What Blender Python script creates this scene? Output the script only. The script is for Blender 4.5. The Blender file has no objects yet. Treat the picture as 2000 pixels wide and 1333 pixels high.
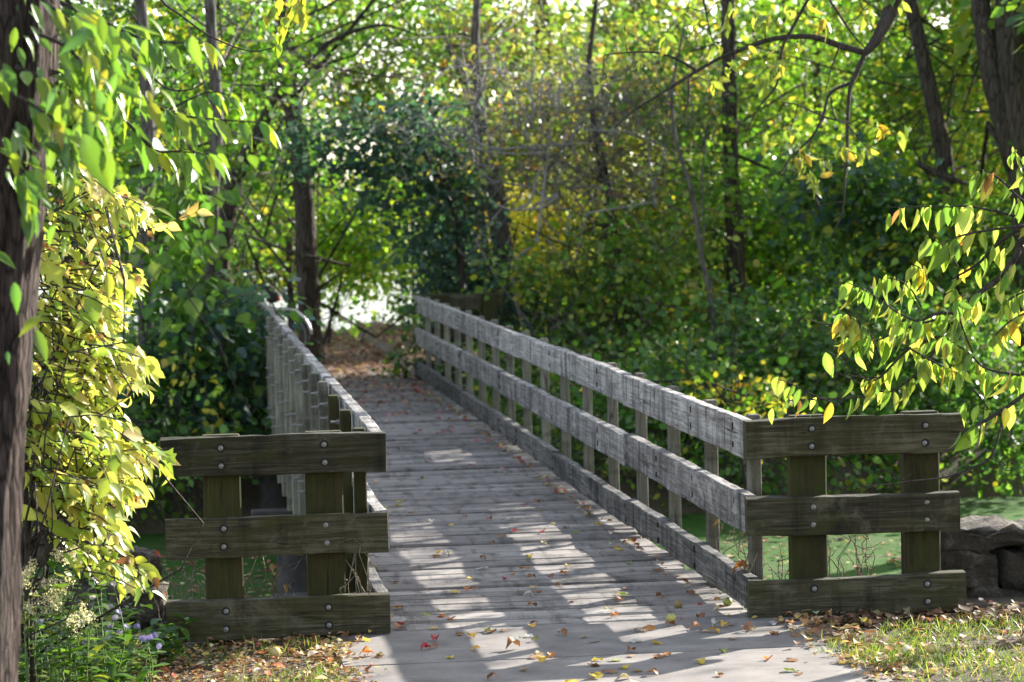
import bpy, bmesh, math, random
import numpy as np
from mathutils import Vector, Matrix
SC = bpy.context.scene
rng = np.random.default_rng(7)
random.seed(7)
# ---------------------------------------------------------------- camera, sky, sun, exposure
CAM = np.array([-1.89, -13.091, 2.143]); YAW, PIT, ROL, FPX = 0.1233, 0.0534, 0.023, 5200.0
cy_, sy_, cp_, sp_ = math.cos(YAW), math.sin(YAW), math.cos(PIT), math.sin(PIT)
FW = np.array([sy_*cp_, cy_*cp_, -sp_]); RI = np.array([cy_, -sy_, 0.0]); UP = np.array([sy_*sp_, cy_*sp_, cp_])
cr_, sr_ = math.cos(ROL), math.sin(ROL)
cam = bpy.data.cameras.new('camera'); camo = bpy.data.objects.new('camera', cam); SC.collection.objects.link(camo)
r_, u_ = RI*cr_ - UP*sr_, RI*sr_ + UP*cr_
camo.matrix_world = Matrix(((r_[0], u_[0], -FW[0], CAM[0]), (r_[1], u_[1], -FW[1], CAM[1]), (r_[2], u_[2], -FW[2], CAM[2]), (0, 0, 0, 1)))
cam.sensor_width = 36; cam.lens = 36*FPX/2000; cam.clip_end = 3000
cam.dof.use_dof = True; cam.dof.focus_distance = 13.0; cam.dof.aperture_fstop = 4.2
SC.camera = camo
SUN = Vector((1.87, 1.45, 1.0)).normalized()
sun_el = math.asin(SUN.z); sun_az = math.atan2(SUN.x, SUN.y)
world = bpy.data.worlds.new('World'); SC.world = world; world.use_nodes = True
wn = world.node_tree; wn.nodes.clear()
sky = wn.nodes.new('ShaderNodeTexSky'); sky.sky_type = 'NISHITA'; sky.sun_disc = False
sky.sun_elevation = sun_el; sky.sun_rotation = sun_az; sky.air_density = 1.0; sky.dust_density = 1.0; sky.ozone_density = 1.0
bg = wn.nodes.new('ShaderNodeBackground'); bg.inputs[1].default_value = 0.12
wo = wn.nodes.new('ShaderNodeOutputWorld'); hs = wn.nodes.new('ShaderNodeHueSaturation'); hs.inputs['Saturation'].default_value = 0.62   # thin high cloud
wn.links.new(sky.outputs[0], hs.inputs['Color']); wn.links.new(hs.outputs[0], bg.inputs[0]); wn.links.new(bg.outputs[0], wo.inputs[0])
sl = bpy.data.lights.new('sun', 'SUN'); sl.energy = 5.0; sl.angle = math.radians(0.5); sl.color = (1.0, 0.95, 0.87)
so = bpy.data.objects.new('sun', sl); SC.collection.objects.link(so)
so.rotation_euler = (-SUN).to_track_quat('-Z', 'Y').to_euler()
SC.view_settings.view_transform = 'Standard'; SC.view_settings.look = 'None'
SC.view_settings.exposure = 1.82; SC.view_settings.gamma = 1.0; SC.view_settings.use_curve_mapping = False
SC.cycles.max_bounces = 8; SC.cycles.diffuse_bounces = 4; SC.cycles.transmission_bounces = 6; SC.cycles.glossy_bounces = 3
SC.cycles.sample_clamp_indirect = 6.0; SC.cycles.caustics_reflective = False; SC.cycles.caustics_refractive = False

def P(px, py, d):
    """the place seen at a photograph pixel (2000x1333) at d metres along the view"""
    u, v = px-1000.0, py-666.5
    x, y = cr_*u - sr_*v, sr_*u + cr_*v
    return CAM + d*(FW + RI*x/FPX - UP*y/FPX)
def G(px, py, z=0.0):
    q = P(px, py, 1.0)-CAM
    return CAM + q*((z-CAM[2])/q[2])

# ---------------------------------------------------------------- materials
def mat(name):
    m = bpy.data.materials.new(name); m.use_nodes = True
    nt = m.node_tree; nt.nodes.clear()
    out = nt.nodes.new('ShaderNodeOutputMaterial'); b = nt.nodes.new('ShaderNodeBsdfPrincipled')
    nt.links.new(b.outputs[0], out.inputs[0])
    return m, nt, b, out
def N(nt, t, **kw):
    n = nt.nodes.new(t)
    for k, v in kw.items():
        if k.startswith('i_'):
            key = k[2:]
            key = int(key) if key.isdigit() else key.replace('_', ' ')
            n.inputs[key].default_value = v
        else: setattr(n, k, v)
    return n
def ramp(nt, fac, stops, interp='LINEAR'):
    r = nt.nodes.new('ShaderNodeValToRGB'); e = r.color_ramp.elements; r.color_ramp.interpolation = interp
    while len(e) < len(stops): e.new(0.5)
    for k, (p, c) in enumerate(stops):
        e[k].position = p; e[k].color = (*c, 1) if len(c) == 3 else c
    nt.links.new(fac, r.inputs[0]); return r.outputs[0]
def mixc(nt, fac, a, b, mode='MIX'):
    m = nt.nodes.new('ShaderNodeMix'); m.data_type = 'RGBA'; m.blend_type = mode
    for s, v in ((m.inputs[0], fac), (m.inputs[6], a), (m.inputs[7], b)):
        if hasattr(v, 'links'): nt.links.new(v, s)
        else: s.default_value = v if not isinstance(v, tuple) else ((*v, 1) if len(v) == 3 else v)
    return m.outputs[2]
def noise(nt, vec, scale, detail=4, rough=0.55, dist=0.0):
    n = N(nt, 'ShaderNodeTexNoise', i_Scale=scale, i_Detail=detail, i_Roughness=rough, i_Distortion=dist)
    if vec is not None: nt.links.new(vec, n.inputs['Vector'])
    return n.outputs['Fac']
def mapping(nt, vec, scale=(1, 1, 1), loc=(0, 0, 0)):
    m = N(nt, 'ShaderNodeMapping'); m.inputs['Scale'].default_value = scale; m.inputs['Location'].default_value = loc
    nt.links.new(vec, m.inputs['Vector']); return m.outputs[0]
def bump(nt, b, h, strength=0.4, dist=0.01):
    n = N(nt, 'ShaderNodeBump', i_Strength=strength, i_Distance=dist)
    nt.links.new(h, n.inputs['Height']); nt.links.new(n.outputs[0], b.inputs['Normal'])

def wood(name, dark, mid, light, moss=None, mossy=0.0, stain=0.5, grainscale=1.0, island=False, blotch=0.45):
    """weathered plank, grain along local X"""
    m, nt, b, out = mat(name)
    tc = N(nt, 'ShaderNodeTexCoord').outputs['Object']
    if island:
        rv = N(nt, 'ShaderNodeNewGeometry').outputs['Random Per Island']
    else:
        rv = N(nt, 'ShaderNodeObjectInfo').outputs['Random']
    off = N(nt, 'ShaderNodeVectorMath', operation='SCALE'); off.inputs[0].default_value = (37, 19, 53)
    nt.links.new(rv, off.inputs['Scale'])
    ad = N(nt, 'ShaderNodeVectorMath', operation='ADD'); nt.links.new(tc, ad.inputs[0]); nt.links.new(off.outputs[0], ad.inputs[1])
    v = ad.outputs[0]
    g1 = noise(nt, mapping(nt, v, (1.1*grainscale, 26, 26)), 2.2, 7, 0.62, 0.8)
    g2 = noise(nt, mapping(nt, v, (2.5*grainscale, 130, 130)), 1.6, 4, 0.6, 0.2)
    big = noise(nt, mapping(nt, v, (1.4, 3.2, 3.2)), 1.7, 5, 0.6)
    st = noise(nt, mapping(nt, v, (11, 1.6, 1.3)), 1.0, 6, 0.66)            # stains running down across the grain
    c = ramp(nt, g1, [(0.28, dark), (0.46, mid), (0.68, light)])
    c = mixc(nt, ramp(nt, g2, [(0.34, (0.35,)*3), (0.46, (0, 0, 0))]), c, tuple(x*0.45 for x in dark))
    c = mixc(nt, ramp(nt, big, [(0.38, (0, 0, 0)), (0.66, (0.55,)*3)]), c, tuple(x*0.75 for x in mid))
    c = mixc(nt, ramp(nt, st, [(0.56-0.12*stain, (0, 0, 0)), (0.74-0.1*stain, (0.85*min(1, stain+0.3),)*3)]), c, tuple(x*0.28 for x in dark))
    # per piece shade
    hv = N(nt, 'ShaderNodeHueSaturation'); nt.links.new(c, hv.inputs['Color'])
    mr = N(nt, 'ShaderNodeMapRange'); nt.links.new(rv, mr.inputs[0]); mr.inputs[3].default_value = 0.66; mr.inputs[4].default_value = 1.28
    nt.links.new(mr.outputs[0], hv.inputs['Value']); c = hv.outputs[0]
    bl = noise(nt, mapping(nt, v, (2.6, 3.4, 3.4)), 1.5, 6, 0.72, 0.4)
    c = mixc(nt, ramp(nt, bl, [(0.53, (0, 0, 0)), (0.68, (blotch,)*3)]), c, light)
    ck = noise(nt, mapping(nt, v, (0.55, 15, 15)), 1.3, 2, 0.5, 0.3); cm = noise(nt, mapping(nt, v, (1.2, 4, 4)), 1.6, 2)
    ckm = N(nt, 'ShaderNodeMath', operation='MULTIPLY'); nt.links.new(ramp(nt, ck, [(0.482, (0, 0, 0)), (0.5, (1, 1, 1)), (0.518, (0, 0, 0))]), ckm.inputs[0]); nt.links.new(ramp(nt, cm, [(0.46, (0, 0, 0)), (0.6, (0.9,)*3)]), ckm.inputs[1])
    c = mixc(nt, ckm.outputs[0], c, tuple(x*0.2 for x in dark))
    if moss:
        ms = noise(nt, mapping(nt, v, (2.0, 5, 5)), 1.8, 6, 0.68, 0.6)
        c = mixc(nt, ramp(nt, ms, [(0.62-0.3*mossy, (0, 0, 0)), (0.84-0.3*mossy, (0.85,)*3)]), c, moss)
        lch = noise(nt, v, 42, 3, 0.6)
        c = mixc(nt, ramp(nt, lch, [(0.66, (0, 0, 0)), (0.74, (0.35,)*3)]), c, tuple(min(1, x*2.6) for x in mid))
    nt.links.new(c, b.inputs['Base Color']); b.inputs['Roughness'].default_value = 0.82; b.inputs['Specular IOR Level'].default_value = 0.25
    h = N(nt, 'ShaderNodeMath', operation='ADD'); nt.links.new(g1, h.inputs[0]); nt.links.new(g2, h.inputs[1])
    bump(nt, b, h.outputs[0], 0.5, 0.006)
    return m
M = {}
M['grey_wood'] = wood('weathered grey timber', (0.08, 0.072, 0.064), (0.26, 0.24, 0.222), (0.52, 0.49, 0.46), stain=0.8, blotch=0.7)
M['kerb_wood'] = wood('weathered dark timber', (0.034, 0.031, 0.028), (0.105, 0.098, 0.09), (0.29, 0.275, 0.255), stain=0.8, blotch=0.5)
M['moss_wood'] = wood('mossy dark timber', (0.016, 0.014, 0.007), (0.042, 0.037, 0.019), (0.115, 0.105, 0.07), moss=(0.036, 0.037, 0.006), mossy=0.45, stain=0.45, blotch=0.9)
M['green_wood'] = wood('algae green post timber', (0.016, 0.014, 0.005), (0.034, 0.029, 0.009), (0.06, 0.052, 0.02), moss=(0.034, 0.042, 0.004), mossy=0.6, stain=0.2)
M['post_wood'] = wood('weathered olive post timber', (0.075, 0.068, 0.05), (0.155, 0.143, 0.11), (0.27, 0.252, 0.20), moss=(0.07, 0.07, 0.025), mossy=0.15, stain=0.4)
M['deck_wood'] = wood('weathered deck planks', (0.07, 0.06, 0.053), (0.235, 0.21, 0.19), (0.38, 0.347, 0.318), stain=0.55, blotch=0.4, island=True)

def simple(name, col, rough=0.8, metal=0.0, var=0.3, scale=20, spec=0.4, bmp=0.0):
    m, nt, b, out = mat(name)
    tc = N(nt, 'ShaderNodeTexCoord').outputs['Object']
    n = noise(nt, tc, scale, 5, 0.6)
    c = ramp(nt, n, [(0.3, tuple(x*(1-var) for x in col)), (0.7, tuple(min(1, x*(1+var)) for x in col))])
    nt.links.new(c, b.inputs['Base Color']); b.inputs['Roughness'].default_value = rough; b.inputs['Metallic'].default_value = metal
    b.inputs['Specular IOR Level'].default_value = spec
    if bmp: bump(nt, b, n, bmp, 0.02)
    return m
M['galv'] = simple('galvanised steel', (0.25, 0.245, 0.23), 0.65, 0.3, 0.5, 90)
M['hole'] = simple('dark bolt recess', (0.012, 0.011, 0.012), 0.9)
M['black'] = simple('black plastic', (0.012, 0.012, 0.015), 0.5)
M['rubber'] = simple('grey tyre rubber', (0.03, 0.03, 0.032), 0.7)
M['fender'] = simple('silver mudguard', (0.55, 0.55, 0.56), 0.35, 0.8)
M['blue'] = simple('blue paint', (0.03, 0.10, 0.22), 0.35)
M['red'] = simple('red reflector plastic', (0.45, 0.02, 0.02), 0.3)
M['dark_timber'] = simple('old dark timber', (0.05, 0.042, 0.038), 0.9, var=0.5, scale=6, bmp=0.4)
M['pile'] = simple('weathered pile', (0.045, 0.04, 0.038), 0.9, var=0.5, scale=9, bmp=0.4)

def bark(name, c1, c2, sc=14, stretch=0.14, streak=0.8):
    m, nt, b, out = mat(name)
    tc = N(nt, 'ShaderNodeTexCoord').outputs['Object']
    v = mapping(nt, tc, (1, 1, stretch))
    n = noise(nt, v, sc, 8, 0.7, 1.2)
    vo = N(nt, 'ShaderNodeTexVoronoi', feature='DISTANCE_TO_EDGE', i_Scale=sc*1.4); nt.links.new(v, vo.inputs['Vector'])
    c = ramp(nt, n, [(0.32, c1), (0.62, c2)])
    c = mixc(nt, ramp(nt, vo.outputs[0], [(0.0, (streak,)*3), (0.12, (0, 0, 0))]), c, tuple(x*0.35 for x in c1))
    nt.links.new(c, b.inputs['Base Color']); b.inputs['Roughness'].default_value = 0.92; b.inputs['Specular IOR Level'].default_value = 0.15
    ad = N(nt, 'ShaderNodeMath', operation='MULTIPLY_ADD'); nt.links.new(vo.outputs[0], ad.inputs[0]); ad.inputs[1].default_value = 1.4; nt.links.new(n, ad.inputs[2])
    bump(nt, b, ad.outputs[0], 0.9, 0.03)
    return m
M['bark_dark'] = bark('dark bark', (0.03, 0.024, 0.019), (0.10, 0.08, 0.062))
M['bark_grey'] = bark('grey brown bark', (0.07, 0.06, 0.052), (0.17, 0.15, 0.13))
M['bark_shag'] = bark('furrowed reddish bark', (0.008, 0.006, 0.005), (0.10, 0.074, 0.064), 34, 0.13, 0.75)
M['twig'] = bark('grey twig bark', (0.2, 0.18, 0.17), (0.42, 0.39, 0.37), 30, 0.3, 0.2)
M['twig_dark'] = bark('dark twig bark', (0.035, 0.028, 0.025), (0.10, 0.085, 0.075), 30, 0.3, 0.3)

def leafmat(name, trans=0.5, gloss=0.5, rough=0.42, spots=0.0, tint=(1.25, 1.27, 0.72)):
    m, nt, b, out = mat(name)
    at = N(nt, 'ShaderNodeAttribute', attribute_name='col').outputs['Color']
    if spots:
        tc = N(nt, 'ShaderNodeTexCoord').outputs['Object']
        sn = noise(nt, tc, 120, 3, 0.6); bn = noise(nt, tc, 26, 3, 0.6)
        at = mixc(nt, ramp(nt, sn, [(0.64, (0, 0, 0)), (0.7, (spots,)*3)]), at, (0.13, 0.06, 0.02))
        at = mixc(nt, ramp(nt, bn, [(0.66, (0, 0, 0)), (0.76, (spots,)*3)]), at, (0.22, 0.12, 0.04))
    nt.links.new(at, b.inputs['Base Color']); b.inputs['Roughness'].default_value = rough; b.inputs['Specular IOR Level'].default_value = gloss
    t = N(nt, 'ShaderNodeBsdfTranslucent')
    tcol = mixc(nt, 1.0, at, tint, 'MULTIPLY'); nt.links.new(tcol, t.inputs['Color'])
    mx = N(nt, 'ShaderNodeMixShader'); mx.inputs[0].default_value = trans
    nt.links.new(b.outputs[0], mx.inputs[1]); nt.links.new(t.outputs[0], mx.inputs[2]); nt.links.new(mx.outputs[0], out.inputs[0])
    return m
M['leaf'] = leafmat('leaf tissue')
M['leaf_glossy'] = leafmat('glossy leaf tissue', 0.3, 0.6, 0.32)
M['leaf_near'] = leafmat('near leaf tissue', 0.5, 0.7, 0.36, 0.22)
M['leaf_bright'] = leafmat('near pale leaf tissue', 0.5, 0.5, 0.42, 0.3, (1.45, 1.4, 0.9))
M['leaf_spotted'] = leafmat('spotted yellow leaf tissue', 0.5, 0.5, 0.4, 0.6, (1.4, 1.35, 0.95))
M['dryleaf'] = leafmat('dry fallen leaf', 0.2, 0.3, 0.6, 0.4)
M['grass'] = leafmat('grass blade', 0.4, 0.3, 0.5)

# ---------------------------------------------------------------- mesh helpers
def link(o, parent=None):
    SC.collection.objects.link(o)
    if parent is not None: o.parent = parent
    return o
def tag(o, label=None, cat=None, group=None, kind=None):
    for k, v in (('label', label), ('category', cat), ('group', group), ('kind', kind)):
        if v: o[k] = v
    return o
def thing(name, label, cat, loc=(0, 0, 0), group=None):
    o = bpy.data.objects.new(name, None); o.location = tuple(float(a) for a in loc); o.empty_display_size = 0.2
    link(o); return tag(o, label, cat, group)

class MB:
    def __init__(s): s.v = []; s.f = []; s.m = []; s.n = 0
    def add(s, v, f, m=0):
        v = np.asarray(v, float); s.v.append(v)
        s.f += [tuple(int(i)+s.n for i in q) for q in f]; s.m += [m]*len(f); s.n += len(v); return s
    def box(s, c, d, m=0, rot=None, jit=0.0, bev=0.006):
        """bevelled box, centre c, size d"""
        h = np.asarray(d, float)/2; bev = min(bev, h.min()*0.6)
        vs, idx = [], {}
        for sx in (-1, 1):
            for sy in (-1, 1):
                for sz in (-1, 1):
                    sg = np.array((sx, sy, sz))
                    for a in range(3):
                        p = sg*h; k = np.array([bev]*3); k[a] = 0
                        idx[(sx, sy, sz, a)] = len(vs); vs.append(p - sg*k)
        f = []
        for a in range(3):
            b, c2 = (a+1) % 3, (a+2) % 3
            for s0 in (-1, 1):
                q = []
                for (u, w) in ((-1, -1), (1, -1), (1, 1), (-1, 1)):
                    k = [0, 0, 0]; k[a] = s0; k[b] = u; k[c2] = w; q.append(idx[(*k, a)])
                f.append(q if s0 > 0 else q[::-1])
            for u in (-1, 1):                                   # edges running along a
                for w in (-1, 1):
                    k0 = [0, 0, 0]; k1 = [0, 0, 0]; k0[a], k1[a] = -1, 1; k0[b] = k1[b] = u; k0[c2] = k1[c2] = w
                    q = [idx[(*k0, b)], idx[(*k1, b)], idx[(*k1, c2)], idx[(*k0, c2)]]
                    f.append(q if u*w < 0 else q[::-1])
        for sx in (-1, 1):
            for sy in (-1, 1):
                for sz in (-1, 1):
                    q = [idx[(sx, sy, sz, a)] for a in range(3)]
                    f.append(q if sx*sy*sz > 0 else q[::-1])
        vs = np.array(vs)
        if jit: vs = vs + rng.normal(0, jit, vs.shape)
        if rot is not None: vs = vs @ np.asarray(rot).T
        return s.add(vs + np.asarray(c, float), f, m)
    def tube(s, pts, rad, n=7, m=0, cap=True, wob=0.0):
        pts = np.asarray(pts, float); k = len(pts); rad = np.broadcast_to(np.asarray(rad, float), (k,))
        t = np.gradient(pts, axis=0); t /= np.linalg.norm(t, axis=1)[:, None]+1e-9
        ref = np.array([0.31, 0.17, 0.93]) if abs(t[0][2]) < 0.8 else np.array([0.9, 0.3, 0.1])
        a = np.cross(t, ref); a /= np.linalg.norm(a, axis=1)[:, None]+1e-9; b = np.cross(t, a)
        an = np.arange(n)*2*math.pi/n
        rr = rad[:, None]*(1+(rng.normal(0, wob, (k, n)) if wob else 0))
        v = pts[:, None, :] + rr[..., None]*(np.cos(an)[None, :, None]*a[:, None, :] + np.sin(an)[None, :, None]*b[:, None, :])
        f = [(i*n+j, i*n+(j+1) % n, (i+1)*n+(j+1) % n, (i+1)*n+j) for i in range(k-1) for j in range(n)]
        if cap: f += [tuple(range(n))[::-1], tuple(range((k-1)*n, k*n))]
        return s.add(v.reshape(-1, 3), f, m)
    def ball(s, c, r, m=0, sq=(1, 1, 1), nu=10, nv=7, jit=0.0):
        v = [(0, 0, -1)]
        for i in range(1, nv):
            th = math.pi*i/nv
            for j in range(nu): v.append((math.sin(th)*math.cos(2*math.pi*j/nu), math.sin(th)*math.sin(2*math.pi*j/nu), -math.cos(th)))
        v.append((0, 0, 1)); v = np.array(v)*r*np.array(sq)
        if jit: v *= 1+rng.normal(0, jit, (len(v), 1))
        f = [(0, 1+(j+1) % nu, 1+j) for j in range(nu)]
        f += [(1+(i)*nu+j, 1+i*nu+(j+1) % nu, 1+(i+1)*nu+(j+1) % nu, 1+(i+1)*nu+j) for i in range(nv-2) for j in range(nu)]
        L = len(v)-1; o = 1+(nv-2)*nu
        f += [(o+j, o+(j+1) % nu, L) for j in range(nu)]
        return s.add(v+np.asarray(c, float), f, m)
    def build(s, name, mats, parent=None, smooth=False, loc=None, rotz=None):
        me = bpy.data.meshes.new(name); v = np.concatenate(s.v)
        me.from_pydata(v.tolist(), [], s.f)
        for m in (mats if isinstance(mats, (list, tuple)) else [mats]): me.materials.append(m)
        me.polygons.foreach_set('material_index', s.m)
        me.polygons.foreach_set('use_smooth', [smooth]*len(s.f)); me.update()
        o = bpy.data.objects.new(name, me); link(o, parent)
        if loc is not None: o.location = tuple(float(a) for a in loc)
        if rotz is not None: o.rotation_euler = (0, 0, rotz)
        return o

# leaf outlines: x along the leaf (0..1), y across, z up
def outline_leaf(prof, fold=0.25):
    """prof: list of (x, halfwidth); first and last are points"""
    v, f, prev = [], [], None
    for x, w in prof:
        if w == 0: v.append((x, 0, 0)); cur = (len(v)-1,)
        else:
            v += [(x, -w, abs(w)*fold), (x, 0, 0), (x, w, abs(w)*fold)]; cur = (len(v)-3, len(v)-2, len(v)-1)
        if prev is not None:
            if len(prev) == 1 and len(cur) == 3: f += [(prev[0], cur[0], cur[1]), (prev[0], cur[1], cur[2])]
            elif len(prev) == 3 and len(cur) == 3: f += [(prev[0], cur[0], cur[1], prev[1]), (prev[1], cur[1], cur[2], prev[2])]
            elif len(prev) == 3: f += [(prev[0], cur[0], prev[1]), (prev[1], cur[0], prev[2])]
        prev = cur
    return np.array(v, float), f
T_DIAMOND = (np.array([(0, 0, 0), (0.45, -0.3, 0.06), (1, 0, -0.05), (0.45, 0.3, 0.06)], float), [(0, 1, 2, 3)])
T_OVATE = outline_leaf([(0, 0), (0.14, 0.17), (0.38, 0.27), (0.65, 0.2), (0.85, 0.09), (1, 0)])
T_LANCE = outline_leaf([(0, 0), (0.15, 0.11), (0.4, 0.18), (0.7, 0.14), (0.9, 0.05), (1, 0)], 0.35)
T_BROAD = outline_leaf([(0, 0), (0.06, 0.24), (0.3, 0.42), (0.55, 0.34), (0.8, 0.15), (1, 0)], 0.2)
_lob = np.array([(0, 0, 0), (0.12, -0.16, 0.02), (0.22, -0.5, 0.05), (0.42, -0.26, 0.05), (0.6, -0.42, 0.03), (0.68, -0.17, 0.03), (1, 0, -0.06),
                 (0.68, 0.17, 0.03), (0.6, 0.42, 0.03), (0.42, 0.26, 0.05), (0.22, 0.5, 0.05), (0.12, 0.16, 0.02), (0.42, 0, -0.02)], float)
T_LOBED = (_lob, [(12, i, (i+1) % 12) for i in range(12)])
_rag = np.array([(0, 0, 0), (0.3, -0.34, 0.06), (0.62, -0.3, -0.03), (1, -0.02, 0.05), (0.66, 0.26, -0.05), (0.3, 0.36, 0.05)], float)
T_SPRAY = (_rag, [(0, 1, 2, 3), (0, 3, 4, 5)])

def norm(a): return a/(np.linalg.norm(a, axis=-1, keepdims=True)+1e-9)
def leaves_data(tmpl, pos, axis, nrm, size, bend=0.0, arch=0.0):
    T, F = tmpl; n = len(pos)
    x = norm(axis); y = norm(np.cross(nrm, x)); z = np.cross(x, y)
    R = np.stack([x, y, z], axis=2)
    L = np.repeat(T[None], n, 0)*np.asarray(size, float).reshape(-1, 1, 1)
    bend = np.broadcast_to(np.asarray(bend, float), (n,))
    if np.any(bend):
        sz = np.asarray(size, float).reshape(-1, 1); tt = L[:, :, 0]/sz
        L[:, :, 2] -= bend[:, None]*sz*(tt**2-arch*tt); L[:, :, 0] -= (bend[:, None]**2)*sz*0.35*tt**2
    return np.einsum('nij,nkj->nki', R, L) + pos[:, None, :]
def leaf_mesh(name, chunks, material, parent=None, smooth=True, loc=None):
    """chunks: list of (tmpl, verts (n,m,3), cols (n,3)) -> one mesh object"""
    loops, starts, totals, V, C, off, lo = [], [], [], [], [], 0, 0
    for (T, F), v, c in chunks:
        n, m = v.shape[:2]
        if n == 0: continue
        fac = np.where(np.abs(T[:, 1]) < 1e-6, 1.22, 0.94) if m > 6 else np.ones(m)          # paler midrib
        V.append(v.reshape(-1, 3)); C.append((c[:, None, :]*fac[None, :, None]).reshape(-1, 3))
        fl = np.concatenate([np.array(f) for f in F]); ft = np.array([len(f) for f in F])
        loops.append((fl[None]+(np.arange(n)*m)[:, None]+off).ravel()); totals.append(np.tile(ft, n)); off += n*m
    V = np.concatenate(V); C = np.concatenate(C); loops = np.concatenate(loops); totals = np.concatenate(totals)
    starts = np.concatenate([[0], np.cumsum(totals)[:-1]])
    if loc is not None: V = V-np.asarray(loc, float)
    me = bpy.data.meshes.new(name)
    me.vertices.add(len(V)); me.vertices.foreach_set('co', V.astype(np.float32).ravel())
    me.loops.add(len(loops)); me.loops.foreach_set('vertex_index', loops.astype(np.int32))
    me.polygons.add(len(totals)); me.polygons.foreach_set('loop_start', starts.astype(np.int32))
    me.update(calc_edges=True)
    me.polygons.foreach_set('use_smooth', np.full(len(totals), smooth))
    at = me.color_attributes.new('col', 'FLOAT_COLOR', 'POINT')
    at.data.foreach_set('color', np.concatenate([np.clip(C, 0, 1), np.ones((len(C), 1))], 1).astype(np.float32).ravel())
    me.materials.append(material); me.validate(); me.update()
    o = bpy.data.objects.new(name, me); link(o, parent)
    return o

# colour mixes (base colours of the tissue)
GREEN = [((0.074, 0.176, 0.024), 5), ((0.108, 0.230, 0.027), 4), ((0.189, 0.297, 0.034), 2), ((0.378, 0.365, 0.041), 1)]
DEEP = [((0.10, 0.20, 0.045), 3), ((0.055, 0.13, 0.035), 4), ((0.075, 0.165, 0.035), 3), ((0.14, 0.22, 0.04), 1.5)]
BLUEG = [((0.042, 0.098, 0.078), 6), ((0.058, 0.125, 0.092), 4), ((0.085, 0.16, 0.075), 1.5)]
YGREEN = [((0.20, 0.31, 0.032), 5), ((0.33, 0.38, 0.04), 2.5), ((0.13, 0.25, 0.028), 5), ((0.07, 0.16, 0.03), 2), ((0.55, 0.46, 0.06), 1.0)]
YELLOW = [((0.540, 0.486, 0.047), 5), ((0.600, 0.540, 0.054), 3), ((0.324, 0.365, 0.041), 3), ((0.600, 0.365, 0.041), 0.7)]
OLIVE = [((0.26, 0.30, 0.10), 3), ((0.176, 0.216, 0.047), 4), ((0.270, 0.257, 0.061), 3), ((0.121, 0.189, 0.041), 3), ((0.459, 0.324, 0.068), 1), ((0.405, 0.203, 0.081), 0.5)]
LIME = [((0.176, 0.365, 0.034), 4), ((0.270, 0.432, 0.041), 3), ((0.108, 0.257, 0.027), 3)]
def pick(pal, n, jit=0.18):
    c = np.array([p[0] for p in pal]); w = np.array([p[1] for p in pal], float); w /= w.sum()
    k = rng.choice(len(pal), n, p=w)
    return c[k]*np.exp(rng.normal(0, jit, (n, 1)))*np.exp(rng.normal(0, jit*0.35, (n, 3)))

def blob_points(blobs):
    """clump centres spread through ellipsoids (cx,cy,cz,rx,ry,rz,n)"""
    out = []
    for cx, cy, cz, rx, ry, rz, n in blobs:
        n = int(n); d = norm(rng.normal(size=(n, 3))); r = rng.random((n, 1))**0.45
        out.append(np.array([cx, cy, cz]) + d*r*np.array([rx, ry, rz]))
    return np.concatenate(out)
def crown_chunks(cent, per, size, pal, spread=0.28, tmpl=T_DIAMOND, droop=0.35, keep=0.65, up=0.8):
    n = len(cent); k = per
    sp = spread*np.exp(rng.normal(0, 0.25, (n, 1, 1)))
    off = rng.normal(size=(n, k, 3))*np.array([1, 1, 0.62])*sp
    pos = (cent[:, None, :]+off).reshape(-1, 3)
    ax = norm(off.reshape(-1, 3)+rng.normal(0, 0.25, (n*k, 3))); ax[:, 2] -= droop; ax = norm(ax)
    nr = rng.normal(size=(n*k, 3))*0.75; nr[:, 2] += up
    s = size*np.exp(rng.normal(0, 0.28, n*k))
    cc = np.repeat(pick(pal, n), k, axis=0); cl = pick(pal, n*k); w = (rng.random((n*k, 1)) < keep)
    col = np.where(w, cc, cl)*np.exp(rng.normal(0, 0.12, (n*k, 1)))
    return (tmpl, leaves_data(tmpl, pos, ax, nr, s), col)

def wander(a, b, n, amp, sag=0.0):
    a, b = np.asarray(a, float), np.asarray(b, float); t = np.linspace(0, 1, n)[:, None]
    p = a+(b-a)*t; L = np.linalg.norm(b-a)
    w = np.cumsum(rng.normal(size=(n, 3)), axis=0); w -= t*w[-1]; w *= amp*L/max(1, n**0.5)
    w[0] = 0
    p = p+w; p[:, 2] += sag*L*np.sin(math.pi*t[:, 0]); return p
def smooth_path(pts, sub=4):
    pts = np.asarray(pts, float); n = len(pts)
    q = np.vstack([2*pts[0]-pts[1], pts, 2*pts[-1]-pts[-2]]); out = []
    for i in range(n-1):
        p0, p1, p2, p3 = q[i], q[i+1], q[i+2], q[i+3]
        for k in range(sub):
            t = k/sub
            out.append(0.5*(2*p1+(p2-p0)*t+(2*p0-5*p1+4*p2-p3)*t*t+(3*p1-p0-3*p2+p3)*t**3))
    out.append(pts[-1]); return np.array(out)

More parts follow.
